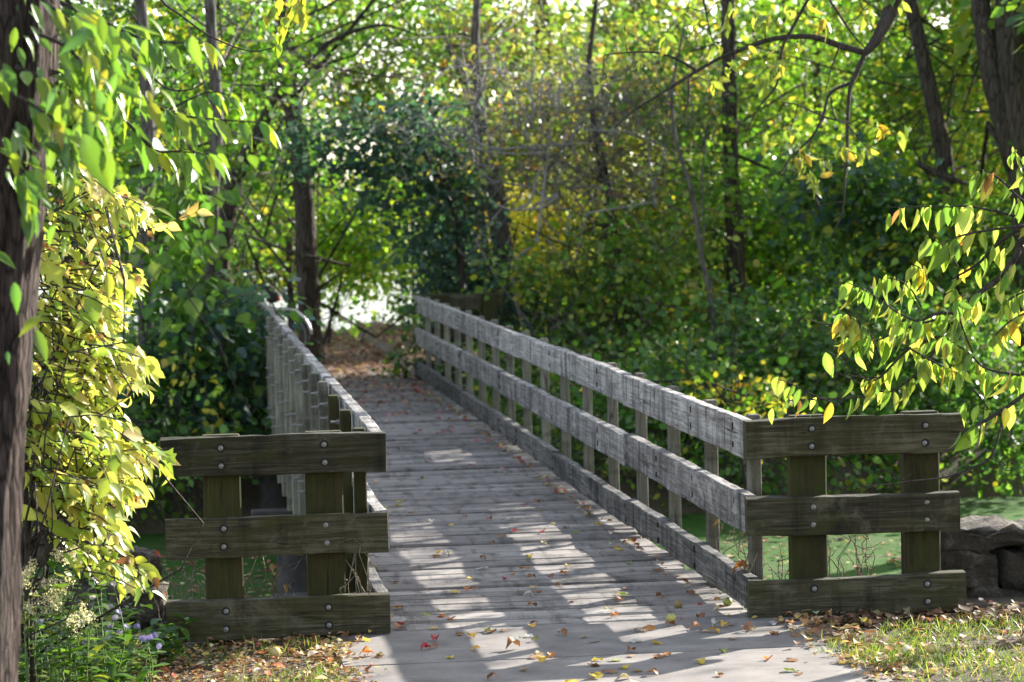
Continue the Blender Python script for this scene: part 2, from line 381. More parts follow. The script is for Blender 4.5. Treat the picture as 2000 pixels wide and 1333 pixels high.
def terrain(x, y):
    x = np.asarray(x, float); y = np.asarray(y, float)
    def ss(a, b, t):
        t = np.clip((t-a)/(b-a), 0, 1); return t*t*(3-2*t)
    e = 0.25*np.sin(x*0.9+1)+0.15*np.sin(x*2.3)
    z = -1.75*ss(np.where(np.abs(x) < 1.1, -0.1, 0.35+0.15*e), 3.0+e, y)-np.where((np.abs(x) < 1.1) & (y > -0.05), 0.12, 0)
    z = z + 1.35*ss(13.0+e*1.5, 16.2+e*2, y)+0.4*ss(16, 19, y)
    sh = 34.0+np.clip(x-4, 0, 40)*1.6+0.6*np.sin(x*0.7)
    z = z - 2.2*ss(sh-1.5, sh+3.5, y)
    bumpy = 0.03*np.sin(x*3.1+y*1.7)+0.03*np.sin(x*1.3-y*2.9)
    far = np.where(y > 1.0, 1.0, 0.25)*np.where((np.abs(x) < 1.6) & (y < 34) & (y > 18.5), 0.1, 1.0)
    return z+bumpy*far-np.where(y < 1, 0.02, 0)
def gz(x, y): return float(terrain(x, y))

def tree(name, label, cat, trunk, blobs, leaf, barkm, group=None, limbs=10, limb_r=0.03, extra=None, kind_crown='crown', stuffmat='leaf', twigs=0):
    """trunk: list of (point, radius); blobs: ellipsoids of leaf clumps; leaf: (per, size, palette, spread)"""
    base = np.array(trunk[0][0]); root = thing(name, label, cat, base, group)
    mb = MB(); pts = smooth_path([np.array(t[0])-base for t in trunk], 4)
    rad = np.interp(np.linspace(0, len(trunk)-1, len(pts)), range(len(trunk)), [t[1] for t in trunk])
    mb.tube(pts, rad, 9, wob=0.06)
    cent = blob_points(blobs)
    rel = cent-base; ki = np.argmin(np.abs(rel[:, 2][:, None]-pts[:, 2][None]), axis=1); dv = rel-pts[ki]     # leaves keep clear of the trunk's near side
    lat = dv @ RI; dep = dv @ FW; hide = (np.abs(lat) < 0.4) & (dep < 0.4) & (rng.random(len(cent)) < 0.5); cent = cent+np.where(hide, 0.6-dep, 0)[:, None]*FW[None]
    for i in range(limbs):
        tgt = cent[rng.integers(len(cent))]-base
        hz = pts[:, 2]; k = int(np.argmin(np.abs(hz-min(hz[-1], max(hz.max()*0.15, tgt[2]-0.5-rng.random()))))) if len(pts) > 2 else 0
        p = wander(pts[k], tgt, 9, 0.35, 0.08); r = min(rad[k]*0.5, limb_r*0.42*np.exp(rng.normal(0, 0.3)))
        mb.tube(p, np.linspace(r, 0.006, 9), 5)
    for path, r0, r1 in (extra or []):
        q = smooth_path(np.array(path)-base, 4); mb.tube(q, np.linspace(r0, r1, len(q)), 7, wob=0.05)
    for i in range(twigs):
        c = cent[rng.integers(len(cent))]-base; p = wander(c, c+rng.normal(size=3)*np.array([0.7, 0.5, 0.6]), 7, 0.5); mb.tube(p, np.linspace(0.012, 0.004, 7), 4)
    mb.build('trunk', barkm, root, True)
    per, size, pal, spread = leaf[:4]
    ch = [crown_chunks(cent, per, size, pal, spread, *(leaf[4:5] or (T_DIAMOND,)))]
    o = leaf_mesh(kind_crown, ch, M[stuffmat], root, loc=base)
    return root

# ---------------------------------------------------------------- setting: ground, pond, lake, paths
def ground():
    m, nt, b, out = mat('soil and leaf mould')
    tc = N(nt, 'ShaderNodeTexCoord').outputs['Object']
    n1 = noise(nt, tc, 2.2, 8, 0.65); n2 = noise(nt, tc, 38, 5, 0.7)
    c = ramp(nt, n1, [(0.3, (0.035, 0.026, 0.018)), (0.5, (0.075, 0.055, 0.035)), (0.7, (0.10, 0.085, 0.045))])
    c = mixc(nt, ramp(nt, n2, [(0.5, (0, 0, 0)), (0.62, (0.8,)*3)]), c, (0.17, 0.12, 0.075))
    nt.links.new(c, b.inputs['Base Color']); b.inputs['Roughness'].default_value = 0.95; bump(nt, b, n2, 0.8, 0.03)
    def sheet(xs, ys):
        X, Y = np.meshgrid(xs, ys); Z = terrain(X, Y); ny, nx = X.shape
        v = np.stack([X, Y, Z], 2).reshape(-1, 3)
        return v, [(j*nx+i, j*nx+i+1, (j+1)*nx+i+1, (j+1)*nx+i) for j in range(ny-1) for i in range(nx-1)]
    xs = np.concatenate([np.linspace(-400, -20, 12)[:-1], np.linspace(-20, 20, 130), np.linspace(20, 400, 12)[1:]])
    ys = np.concatenate([np.linspace(-60, -8, 8)[:-1], np.linspace(-8, 42, 190), np.linspace(42, 110, 40)[1:], np.linspace(110, 900, 12)[1:]])
    v, f = sheet(xs, ys); mb = MB(); mb.add(v, f); o = mb.build('ground', m, smooth=True); o['kind'] = 'structure'
    # pond covered in duckweed
    m, nt, b, out = mat('duckweed pond'); tc = N(nt, 'ShaderNodeTexCoord').outputs['Object']
    n1 = noise(nt, tc, 0.8, 6, 0.6); n2 = noise(nt, tc, 60, 3, 0.7); n3 = noise(nt, mapping(nt, tc, (0.6, 2.0, 1)), 1.5, 5, 0.65)
    c = ramp(nt, n1, [(0.3, (0.028, 0.082, 0.011)), (0.7, (0.045, 0.112, 0.016))])
    c = mixc(nt, ramp(nt, n2, [(0.45, (0, 0, 0)), (0.7, (0.5,)*3)]), c, (0.05, 0.12, 0.02))
    c = mixc(nt, ramp(nt, n3, [(0.52, (0, 0, 0)), (0.66, (0.75,)*3)]), c, (0.10, 0.11, 0.055))
    n5 = noise(nt, tc, 22, 4, 0.75); c = mixc(nt, ramp(nt, n5, [(0.6, (0, 0, 0)), (0.66, (0.7,)*3)]), c, (0.16, 0.15, 0.08)); n6 = noise(nt, mapping(nt, tc, (1, 0.3, 1)), 2.6, 7, 0.72, 0.7); c = mixc(nt, ramp(nt, n6, [(0.58, (0, 0, 0)), (0.64, (0.8,)*3)]), c, (0.025, 0.035, 0.015))
    nt.links.new(c, b.inputs['Base Color']); b.inputs['Roughness'].default_value = 0.95; b.inputs['Specular IOR Level'].default_value = 0.1; bump(nt, b, n2, 0.4, 0.01)
    mb = MB(); mb.add([(-120, 1.2, -1.2), (120, 1.2, -1.2), (120, 15.6, -1.2), (-120, 15.6, -1.2)], [(0, 1, 2, 3)]); o = mb.build('pond_water', m); o['kind'] = 'structure'
    # lake beyond the bridge
    m, nt, b, out = mat('lake water'); tc = N(nt, 'ShaderNodeTexCoord').outputs['Object']
    b.inputs['Base Color'].default_value = (0.10, 0.12, 0.125, 1); b.inputs['Roughness'].default_value = 0.08; b.inputs['IOR'].default_value = 1.33
    n = noise(nt, mapping(nt, tc, (1, 0.6, 1)), 2.5, 6, 0.65); bump(nt, b, n, 0.25, 0.1)
    mb = MB(); mb.add([(-400, 33.5, -1.1), (400, 33.5, -1.1), (400, 420, -1.1), (-400, 420, -1.1)], [(0, 1, 2, 3)]); o = mb.build('lake_water', m); o['kind'] = 'structure'
    # concrete approach path
    m, nt, b, out = mat('path concrete'); tc = N(nt, 'ShaderNodeTexCoord').outputs['Object']
    n1 = noise(nt, tc, 3.5, 9, 0.78); n2 = noise(nt, tc, 110, 3, 0.8); n3 = noise(nt, tc, 14, 6, 0.75)
    c = ramp(nt, n1, [(0.38, (0.115, 0.10, 0.088)), (0.62, (0.25, 0.222, 0.198))])
    c = mixc(nt, ramp(nt, n2, [(0.3, (0.55,)*3), (0.5, (0, 0, 0))]), c, (0.2, 0.18, 0.17))
    c = mixc(nt, ramp(nt, n3, [(0.5, (0, 0, 0)), (0.7, (0.5,)*3)]), c, (0.085, 0.07, 0.058))
    n4 = noise(nt, mapping(nt, tc, (0.7, 2.2, 1)), 2.6, 6, 0.7, 0.8); c = mixc(nt, ramp(nt, n4, [(0.56, (0, 0, 0)), (0.7, (0.6,)*3)]), c, (0.33, 0.295, 0.26))
    vd = N(nt, 'ShaderNodeTexVoronoi', i_Scale=55.0); nt.links.new(tc, vd.inputs['Vector']); c = mixc(nt, ramp(nt, vd.outputs['Distance'], [(0.0, (0.75,)*3), (0.22, (0, 0, 0))]), c, (0.07, 0.06, 0.05))
    nt.links.new(c, b.inputs['Base Color']); b.inputs['Roughness'].default_value = 0.9; bump(nt, b, n2, 0.3, 0.004)
    mb = MB()
    for y0, y1 in ((-0.86, 0.06), (-2.6, -0.872), (-4.4, -2.612), (-6.2, -4.412), (-8, -6.212), (-11, -8.012), (-14, -11.01)):
        if y0 == -0.86:
            mb.box((0.02, (y0+y1)/2, -0.05), (2.44, y1-y0, 0.1), bev=0.008)
        else: mb.box((-0.06, (y0+y1)/2, -0.05), (2.44, y1-y0, 0.1), bev=0.008)
    o = mb.build('path', m); o['kind'] = 'structure'
    # trodden path beyond the bridge
    m = simple('trodden earth path', (0.16, 0.12, 0.095), 0.95, var=0.5, scale=18, bmp=0.4)
    xs = np.linspace(-1.7, 1.5, 20); ys = np.linspace(19.0, 33.6, 60); v, f = sheet(xs, ys); v[:, 2] += 0.035
    mb = MB(); mb.add(v, f); o = mb.build('far_path', m, smooth=True); o['kind'] = 'structure'
ground()

# ---------------------------------------------------------------- the footbridge
W2, LEN, TH = 0.907, 19.18, 0.066
ZK, ZM, ZT = (0.035, 0.195), (0.413, 0.608), (0.805, 1.0)
def footbridge():
    root = thing('footbridge', 'grey timber footbridge with three-board railings and angled ends over the green pond', 'footbridge', (0, 0, 0))
    # deck: crosswise planks, one mesh
    mb = MB(); y = 0.075
    while y < LEN+0.02:
        w = 0.19+rng.normal(0, 0.014); g = 0.007+abs(rng.normal(0.006, 0.009))
        x0, x1 = -1.0+rng.normal(0, 0.012), 1.0+rng.normal(0, 0.012)
        mb.box(((x0+x1)/2, y+w/2, -0.055+rng.normal(0, 0.005)), (x1-x0, w, 0.06), rot=None, bev=0.011, jit=0.002); y += w+g
    mb.build('deck', M['deck_wood'], root)
    for bx in (-0.82, 0.0, 0.82):
        MB().box((0, 0, 0), (LEN-0.1, 0.14, 0.36), bev=0.01).build('girder', M['dark_timber'], root, loc=(bx, LEN/2+0.1, -0.27), rotz=math.pi/2)
    for py in (4.6, 9.6, 14.6):
        MB().box((0, 0, 0), (2.7, 0.22, 0.24), bev=0.012).build('crossbeam', M['dark_timber'], root, loc=(0, py, -0.58))
        for px in (-1.0, 1.0):
            p = MB().tube([(0, 0, -2.2), (0, 0, -1), (0, 0, 0)], [0.15, 0.145, 0.14], 14, wob=0.02)
            p.build('pile', M['pile'], root, True, loc=(px, py, -0.66))
    nb = [0]
    def plank(L, w, h, amp=0.0022, m=0):
        n = max(8, int(L/0.06)); x = np.linspace(-L/2, L/2, n); e = 0.006
        def wob(): a = rng.normal(0, 1, n); a = np.convolve(np.pad(a, 3, mode='edge'), np.ones(7)/7, 'valid'); return a*amp*1.6
        prof = [(-1, -1, 0), (-1, -1, 1), (-1, 1, 1), (-1, 1, 0), (1, 1, 0), (1, 1, 1), (1, -1, 1), (1, -1, 0)]
        ring = []
        for sy, sz, kind in prof:
            if kind == 0: yy, zz = sy*(w/2-e), sz*h/2
            else: yy, zz = sy*w/2, sz*(h/2-e)
            ring.append((yy+wob()+rng.normal(0, amp*0.25, n), zz+wob()+rng.normal(0, amp*0.3, n)))
        bow = wob()*1.5; bz = wob()*1.5
        ring = ring[:2]+ring[2:]
        order = [0, 1, 2, 3, 4, 5, 6, 7]
        v = np.array([[(x[i]+(rng.normal(0, 0.0012) if i in (0, n-1) else 0), ring[j][0][i]+bow[i], ring[j][1][i]+bz[i]) for j in order] for i in range(n)])
        f = [(i*8+j, (i+1)*8+j, (i+1)*8+(j+1) % 8, i*8+(j+1) % 8) for i in range(n-1) for j in range(8)]
        f += [tuple(range(8)), tuple(range((n-1)*8, n*8))[::-1]]
        return MB().add(v.reshape(-1, 3), f, m)
    def bolt_mesh(head):
        mb = MB()
        if head:      # domed head on a washer, facing -y
            mb.tube([(0, 0.0, 0), (0, -0.004, 0)], [0.0128, 0.0128], 14); mb.tube([(0, -0.003, 0), (0, -0.008, 0), (0, -0.011, 0)], [0.0095, 0.0085, 0.0035], 12)
        else:         # threaded end with a nut, sticking out to -x
            mb.tube([(0.01, 0, 0), (-0.048, 0, 0)], [0.007, 0.007], 8); mb.tube([(0, 0, 0), (-0.003, 0, 0)], [0.018]*2, 12); mb.tube([(-0.003, 0, 0), (-0.016, 0, 0)], [0.0135]*2, 6)
        o = mb.build('bolt', M['galv'], None, False); me = o.data; bpy.data.objects.remove(o); return me
    head_me, nut_me = bolt_mesh(True), bolt_mesh(False)
    def bolt(me, parent, loc, rotz=0.0):
        b = bpy.data.objects.new('bolt', me); link(b, parent); b.location = loc; b.rotation_euler = (random.random()*0.2, 0, rotz); nb[0] += 1
    def board(name, x, y0, y1, z0, z1, m, holes):
        """board along the bridge; local X runs along +Y; holes on the inner face"""
        L = y1-y0; mb = plank(L, TH, z1-z0)
        s = 1 if x < 0 else -1     # inner face direction in world x; local y = -world x
        for hy in holes:
            for hz in (-0.045, 0.048):
                mb.box((hy-(y0+y1)/2, -s*(TH/2-0.0015), hz), (0.016, 0.008, 0.03+0.012*random.random()), 1, bev=0.004)
        o = mb.build(name, [m, M['hole']], root, loc=(x, (y0+y1)/2, (z0+z1)/2), rotz=math.pi/2)
        return o
    posts = [0.32+1.135*i for i in range(17)]
    posts = [p for p in posts if p < LEN-0.1]
    joints = [TH+0.002, posts[3], posts[6], posts[9], posts[12], posts[14], LEN-TH-0.002]
    for sx in (-1, 1):
        x = sx*(W2+TH/2)
        for name, (z0, z1), m in (('kerb_board', ZK, M['kerb_wood']), ('middle_rail', ZM, M['grey_wood']), ('top_rail', ZT, M['grey_wood'])):
            for a, b in zip(joints[:-1], joints[1:]):
                dz = rng.normal(0, 0.004); hs = []
                for p in posts:
                    if a-0.01 <= p <= b+0.01:
                        if abs(p-a) < 0.02: hs.append(p+0.03)
                        elif abs(p-b) < 0.02: hs.append(p-0.03)
                        else: hs.append(p)
                board(name, x+sx*rng.normal(0, 0.002), a+0.002, b-0.002, z0+dz, z1+dz, m, hs)
        for i, p in enumerate(posts):
            hp = 1.005+rng.normal(0, 0.006); xb = x+sx*(TH+0.012)/1.0
            mb = MB(); mb.box((0, 0, 0), (hp+0.45, 0.062, 0.092), bev=0.006)
            o = mb.build('post', M['post_wood'] if not (sx < 0 and i < 3) else M['green_wood'], root)
            pm = Matrix(((0, 1, 0, xb), (0, 0, 1, p+(0.0 if i else 0.02)), (1, 0, 0, (hp-0.45)/2), (0, 0, 0, 1))); o.matrix_local = pm
            if sx < 0 and i < 12:
                for z in (0.07, 0.16, 0.465, 0.555, 0.857, 0.948):
                    # bolt end sticks out of the outer face (world -x); local frame: X up, Y -> world x, Z -> world y
                    b = bpy.data.objects.new('bolt', nut_me); link(b, o)
                    b.matrix_local = pm.inverted() @ Matrix.Translation((xb-0.031, p+0.028*(1 if (i % 3) else -1), z+rng.normal(0, 0.006)))
    # ends: boards turned outwards at both ends of each railing
    def wing(sx, yf, near):
        x0 = sx*W2; Lw = 1.12 if sx > 0 else 1.10; dirn = -1 if near else 1
        yc = yf+(TH/2 if near else -TH/2)
        xs = [x0+sx*a for a in ((0.335, 0.925) if sx > 0 else (0.305, 0.81))]
        for name, (z0, z1) in (('kerb_board', (0.0, 0.197)), ('middle_rail', ZM), ('top_rail', ZT)):
            ins = -0.002*(sx if True else 0); L = Lw+rng.normal(0, 0.012)
            mb = plank(L, TH, z1-z0, 0.003)
            o = mb.build(name, M['moss_wood'], root, loc=(x0+sx*L/2, yc, (z0+z1)/2+rng.normal(0, 0.003)))
            o.rotation_euler = (0, rng.normal(0, 0.003), 0)
            if near:
                for q in xs:
                    zz = (-0.043, 0.046) if not (name == 'kerb_board' and q == xs[0] and sx > 0) else (0.046,)
                    for hz in zz:
                        bolt(head_me, o, (q-(x0+sx*L/2)+rng.normal(0, 0.002), -TH/2, hz))
                        hb = MB().tube([(0, 0, 0), (0, -0.0012, 0)], [0.021, 0.021], 14).build('stain', M['hole'], o, loc=(q-(x0+sx*L/2), -TH/2, hz))
        for q in xs:
            hp = 1.012 if near else 1.0
            mb = MB(); mb.box((0, 0, 0), (hp+0.35, 0.188, 0.09), bev=0.008)
            o = mb.build('post', M['green_wood'], root)
            o.matrix_local = Matrix(((0, 1, 0, q), (0, 0, 1, yc-dirn*(TH/2+0.049)), (1, 0, 0, (hp-0.35)/2), (0, 0, 0, 1)))
    for sx in (-1, 1):
        wing(sx, 0.0, True); wing(sx, LEN, False)
    return root
footbridge()

# ---------------------------------------------------------------- woods
def B(px, py, d, rx, ry, rd, dens=40):
    c = P(px, py, d); a, b = rx*d/FPX, ry*d/FPX
    if py < 190 and d < 60: dens *= 0.85
    return (*c, a, rd, b, max(3, dens*math.pi*a*b))
def TP(d, pts, top=None):
    """trunk path from the ground up through photograph points (px, py, width in px) at d metres"""
    out = [(P(px, py, d), 0.5*w*d/FPX) for px, py, w in pts]
    x, y = out[0][0][:2]; z = gz(x, y)-0.15
    if out[0][0][2] > z+0.1: out.insert(0, (np.array([x, y, z]), out[0][1]*1.25))
    if top: p, r = out[-1]; q = out[-2][0]; dr = norm(p-q); out.append((p+dr*top, r*0.6))
    return out
L1 = (14, 0.125, YGREEN, 0.26, T_SPRAY)
def L(pal, size=0.092, spread=0.27, per=24, tmpl=T_SPRAY): return (per, size, pal, spread, tmpl)

# the far shore
def far_woods():
    cent = []
    for x in np.arange(-170, 260, 3.2):
        y = 330+rng.normal(0, 12); h = 6+2*math.sin(x*0.05)+rng.normal(0, 1.6)
        cent.append(np.array([x, y, h*0.5])+rng.normal(size=(26, 3))*np.array([2.2, 2, h*0.23]))
    c = np.concatenate(cent)
    o = leaf_mesh('far_woods', [crown_chunks(c, 6, 1.5, GREEN+YELLOW[:2]+OLIVE, 0.9, T_SPRAY)], M['leaf']); o['kind'] = 'stuff'
far_woods()
def woods_edge():
    """the mass of leaves deep in the wood on the right, where single trees can no longer be told apart"""
    bl = []
    for px in range(880, 2300, 90):
        for py in (150, 270, 400, 530):
            bl.append(B(px+rng.normal(0, 25), py+rng.normal(0, 30), 62+rng.random()*10, 95, 95, 2.0, 22 if py > 200 else 9))
    for px in range(-300, 560, 100):
        for py in (200, 330, 460):
            bl.append(B(px+rng.normal(0, 25), py+rng.normal(0, 30), 58+rng.random()*6, 100, 95, 1.6, 20 if py > 200 else 9))
    o = leaf_mesh('distant_foliage', [crown_chunks(blob_points(bl), 14, 0.19, YGREEN+GREEN, 0.35, T_SPRAY)], M['leaf']); o['kind'] = 'stuff'
woods_edge()

# trees on the lake side and in the wood, each its own
tree('tree', 'thick dark trunk by the lake under bright yellow-green leaves, left of the far path', 'tree',
     TP(36.8, [(604, 610, 46), (598, 480, 42), (590, 340, 38), (560, 150, 34), (540, -60, 30)], 2.5),
     [B(680, 420, 43, 120, 80, 0.9, 40), B(720, 500, 42, 80, 50, 0.6, 40), B(650, 530, 42.5, 70, 50, 0.6, 30), B(500, 520, 43, 60, 50, 0.6, 30), B(560, 440, 44, 70, 90, 0.8, 30), B(700, 190, 46, 170, 110, 1.0, 34), B(700, 60, 46, 230, 90, 1.2, 26), B(500, 60, 45, 120, 120, 1, 14)],
     L(YGREEN), M['bark_dark'], limbs=22, limb_r=0.05)
tree('tree', 'thin dark stem close to the left of the thick lakeside trunk', 'tree',
     TP(39.5, [(568, 600, 15), (566, 480, 13), (575, 330, 10), (570, 200, 8)], 0.6), [B(560, 400, 42, 60, 70, 0.5, 25), B(570, 230, 42, 70, 60, 0.5, 18)], L(YGREEN), M['bark_dark'], limbs=6, limb_r=0.015)
tree('tree', 'straight slender grey trunk rising clear to the top of the view, left of the bridge', 'tree',
     TP(28.6, [(408, 640, 28), (414, 420, 26), (424, 250, 25), (413, 60, 23), (405, -80, 22)], 3.0),
     [B(400, 60, 33, 140, 100, 0.9, 28), B(330, 150, 33, 110, 80, 0.7, 26), B(500, 150, 33.5, 110, 70, 0.7, 20), B(480, 330, 33, 70, 60, 0.5, 14), B(300, -60, 33, 260, 90, 1.2, 18)],
     L(GREEN), M['bark_grey'], limbs=14, limb_r=0.025)
tree('tree', 'slanting brown trunk leaning right behind the slender grey tree, limb arching over the path', 'tree',
     TP(35, [(430, 560, 34), (452, 380, 32), (500, 270, 30), (555, 170, 20), (640, 85, 10), (740, 50, 6), (820, 70, 3)]),
     [B(520, 90, 39, 150, 80, 0.9, 24), B(720, 20, 39, 160, 60, 0.9, 24), B(880, 90, 39, 130, 70, 0.8, 24), B(470, 470, 39, 60, 90, 0.7, 26), B(620, 140, 40, 60, 40, 0.5, 12)],
     L(GREEN), M['bark_dark'], limbs=18, limb_r=0.022)
tree('tree', 'grey trunk half hidden by climbing grape leaves, left of the slender grey tree', 'tree',
     TP(28.3, [(285, 640, 34), (286, 430, 31), (290, 250, 29), (280, 90, 26), (270, -60, 22)], 2.5),
     [B(230, 80, 30, 180, 110, 0.9, 30), B(120, 250, 30.5, 130, 120, 0.9, 26), B(330, 230, 30, 80, 60, 0.5, 22), B(150, -40, 30, 240, 80, 1.0, 20)],
     L(GREEN, 0.1), M['bark_grey'], limbs=12, limb_r=0.025)
tree('evergreen_tree', 'blue-green dark-leaved small tree arching left over the path at the end of the right railing', 'tree',
     TP(34, [(905, 620, 22), (900, 500, 20), (888, 400, 17), (830, 300, 13), (740, 260, 9), (650, 250, 6)]),
     [B(640, 290, 33.6, 100, 85, 0.55, 24), B(570, 320, 34, 45, 35, 0.4, 16), B(600, 240, 34, 50, 35, 0.4, 18), B(770, 290, 34, 110, 100, 0.6, 33), B(850, 370, 34, 110, 130, 0.7, 33), B(880, 500, 34, 70, 110, 0.7, 33), B(940, 560, 34.3, 105, 75, 0.6, 33), B(830, 220, 34.5, 90, 60, 0.5, 30), B(720, 390, 34, 50, 40, 0.4, 20), B(850, 580, 34, 50, 60, 0.5, 40), B(1000, 600, 34, 60, 50, 0.5, 34), B(840, 460, 34, 60, 60, 0.5, 33)],
     L(BLUEG, 0.085, 0.2, 22), M['bark_dark'], limbs=16, limb_r=0.02, extra=[([P(888, 400, 34), P(830, 330, 34), P(735, 330, 34), P(640, 330, 33.8)], 0.05, 0.015)])
tree('tree', 'grey-brown leaning trunk right beside the blue-green tree, bare twigs about its top', 'tree',
     TP(35.2, [(992, 640, 42), (984, 520, 42), (966, 380, 40), (940, 250, 28), (928, 100, 18), (935, -60, 14)], 2.0),
     [B(960, 60, 38, 120, 90, 0.8, 18), B(1060, 140, 38, 110, 90, 0.8, 15), B(880, 160, 38, 90, 60, 0.7, 14), B(1010, 640, 37, 80, 60, 0.5, 30)],
     L(OLIVE), M['bark_grey'], limbs=14, limb_r=0.03, twigs=24)
tree('tree', 'dark trunk bending left near its top, amid yellow brush in the middle of the wood', 'tree',
     TP(34.5, [(1212, 640, 40), (1204, 520, 38), (1190, 400, 28), (1172, 300, 17), (1150, 150, 12), (1165, 0, 9)]),
     [B(1190, 220, 37, 140, 80, 0.8, 26), B(1290, 150, 37, 140, 100, 0.8, 24), B(1100, 330, 37, 130, 60, 0.7, 24), B(1280, 330, 37, 120, 70, 0.8, 28), B(1000, 260, 37, 120, 80, 0.8, 24), B(1220, 450, 36, 120, 90, 0.7, 24)],
     L(OLIVE), M['bark_dark'], limbs=16, limb_r=0.025, twigs=26)
tree('tree', 'short stretch of dark trunk showing between pale glossy leaves, centre right', 'tree',
     TP(35, [(1440, 640, 42), (1437, 500, 38), (1430, 380, 34), (1425, 200, 30), (1420, -60, 26)], 2),
     [B(1400, 180, 43, 140, 110, 0.9, 22), B(1500, 280, 43, 120, 90, 0.9, 28), B(1330, 60, 43, 150, 90, 1, 16)], L(YGREEN), M['bark_dark'], limbs=14, limb_r=0.03)
tree('tree', 'thin pale-barked sapling curving upward beside pale glossy leaves', 'tree',
     TP(30.8, [(1392, 620, 11), (1366, 480, 10), (1352, 380, 9), (1322, 280, 8), (1312, 180, 7), (1335, 60, 4)], 0.8),
     [B(1330, 240, 34, 100, 60, 0.5, 18), B(1280, 110, 34, 100, 80, 0.6, 14), B(1400, 360, 34, 90, 60, 0.5, 24)], L(GREEN), M['bark_grey'], limbs=12, limb_r=0.012, twigs=16)
tree('tree', 'massive dark double trunk at the right edge of the view', 'tree',
     TP(31.5, [(2020, 620, 66), (2004, 400, 62), (1986, 220, 58), (1972, 60, 56), (1968, -80, 54)], 4),
     [B(1900, 110, 35.4, 90, 120, 0.7, 22), B(1940, 330, 35, 100, 80, 0.7, 34), B(2080, 200, 35, 120, 200, 1.2, 30), B(1930, -60, 35, 200, 80, 1.4, 22)],
     L(YGREEN), M['bark_dark'], limbs=12, limb_r=0.04, extra=[([P(1985, 330, 31.5), P(1940, 160, 31.6), P(1918, 20, 31.8), P(1905, -120, 32)], 0.13, 0.11)])
tree('tree', 'dark trunk slanting left at the top, between the hanging branch and the double trunk', 'tree',
     TP(32.5, [(1858, 520, 38), (1850, 350, 34), (1828, 230, 31), (1795, 80, 28), (1765, -60, 26)], 2.5),
     [B(1760, 190, 37, 130, 90, 0.8, 34), B(1840, 110, 37.4, 90, 70, 0.7, 24), B(1660, 60, 38, 140, 90, 0.9, 18), B(1800, 330, 37, 120, 80, 0.8, 36), B(1750, -60, 37, 220, 70, 1.2, 20)],
     L(LIME+YGREEN), M['bark_dark'], limbs=14, limb_r=0.03)
tree('tree', 'dark upright trunk at the top of the view, above the bare grey twigs', 'tree',
     TP(47, [(940, 560, 34), (938, 300, 30), (935, 100, 26), (935, -60, 24)], 2.0),
     [B(980, 60, 47, 140, 90, 1, 20), B(860, 30, 47, 120, 80, 1, 18), B(1020, 220, 47, 130, 90, 1, 18)], L(GREEN), M['bark_dark'], limbs=12, limb_r=0.03)
tree('tree', 'dark trunk at the top centre with patches of white sky beside it', 'tree',
     TP(46, [(1078, 560, 38), (1070, 300, 34), (1062, 90, 32), (1055, -60, 30)], 2.0),
     [B(1120, 40, 46, 130, 60, 1, 17), B(1040, 170, 46, 90, 80, 1, 18), B(1190, 110, 46, 110, 80, 1, 17), B(1150, 440, 46, 140, 120, 1, 30)], L(YGREEN), M['bark_dark'], limbs=14, limb_r=0.03)
tree('tree', 'dark stem leaning left behind the pond shrubs, centre right of the wood', 'tree',
     TP(44, [(1625, 620, 22), (1622, 420, 20), (1600, 250, 17), (1595, 60, 15), (1600, -60, 13)], 1.5),
     [B(1570, 130, 44, 140, 90, 0.9, 24), B(1640, 300, 44, 130, 90, 0.9, 34), B(1500, 10, 44, 160, 70, 1, 17)], L(LIME+YGREEN), M['bark_dark'], limbs=12, limb_r=0.022)
tree('tree', 'slim dark trunk low on the far left, behind the yellow leaves', 'tree',
     TP(31.5, [(150, 640, 24), (155, 420, 22), (140, 200, 18), (120, -60, 15)], 1.5),
     [B(90, 420, 31, 150, 120, 0.8, 34), B(60, 120, 31, 150, 130, 0.8, 30), B(220, 560, 31, 80, 70, 0.6, 30)], L(DEEP, 0.1), M['bark_dark'], limbs=10, limb_r=0.02)
for k, (px, d, lab, pal) in enumerate((( -40, 48, 'yellow-green tree far back at the left edge of the view', YGREEN), (440, 50, 'green tree on the lake bank seen between the slender trunk and the slanting trunk', LIME),
        (1250, 52, 'olive tree far back in the wood above the middle of the right railing', OLIVE), (1540, 53, 'yellow-green tree far back in the wood behind the hanging branch', YGREEN),
        (1720, 50, 'tall green tree far back in the wood near the dark slanting trunk', GREEN), (2060, 51, 'yellowing tree far back in the wood behind the double trunk', YELLOW))):
    tree('tree', lab, 'tree', TP(d, [(px, 560, 30), (px+10*(-1)**k, 260, 26), (px-8, -60, 20)], 2.0),
         [B(px, 120, d, 150, 120, 1.1, 17), B(px+70, 320, d, 130, 110, 1.1, 30), B(px-80, 420, d, 130, 110, 1.1, 32), B(px+30, 0, d, 170, 80, 1.1, 13)], L(pal, 0.14), M['bark_dark'], limbs=12, limb_r=0.03)

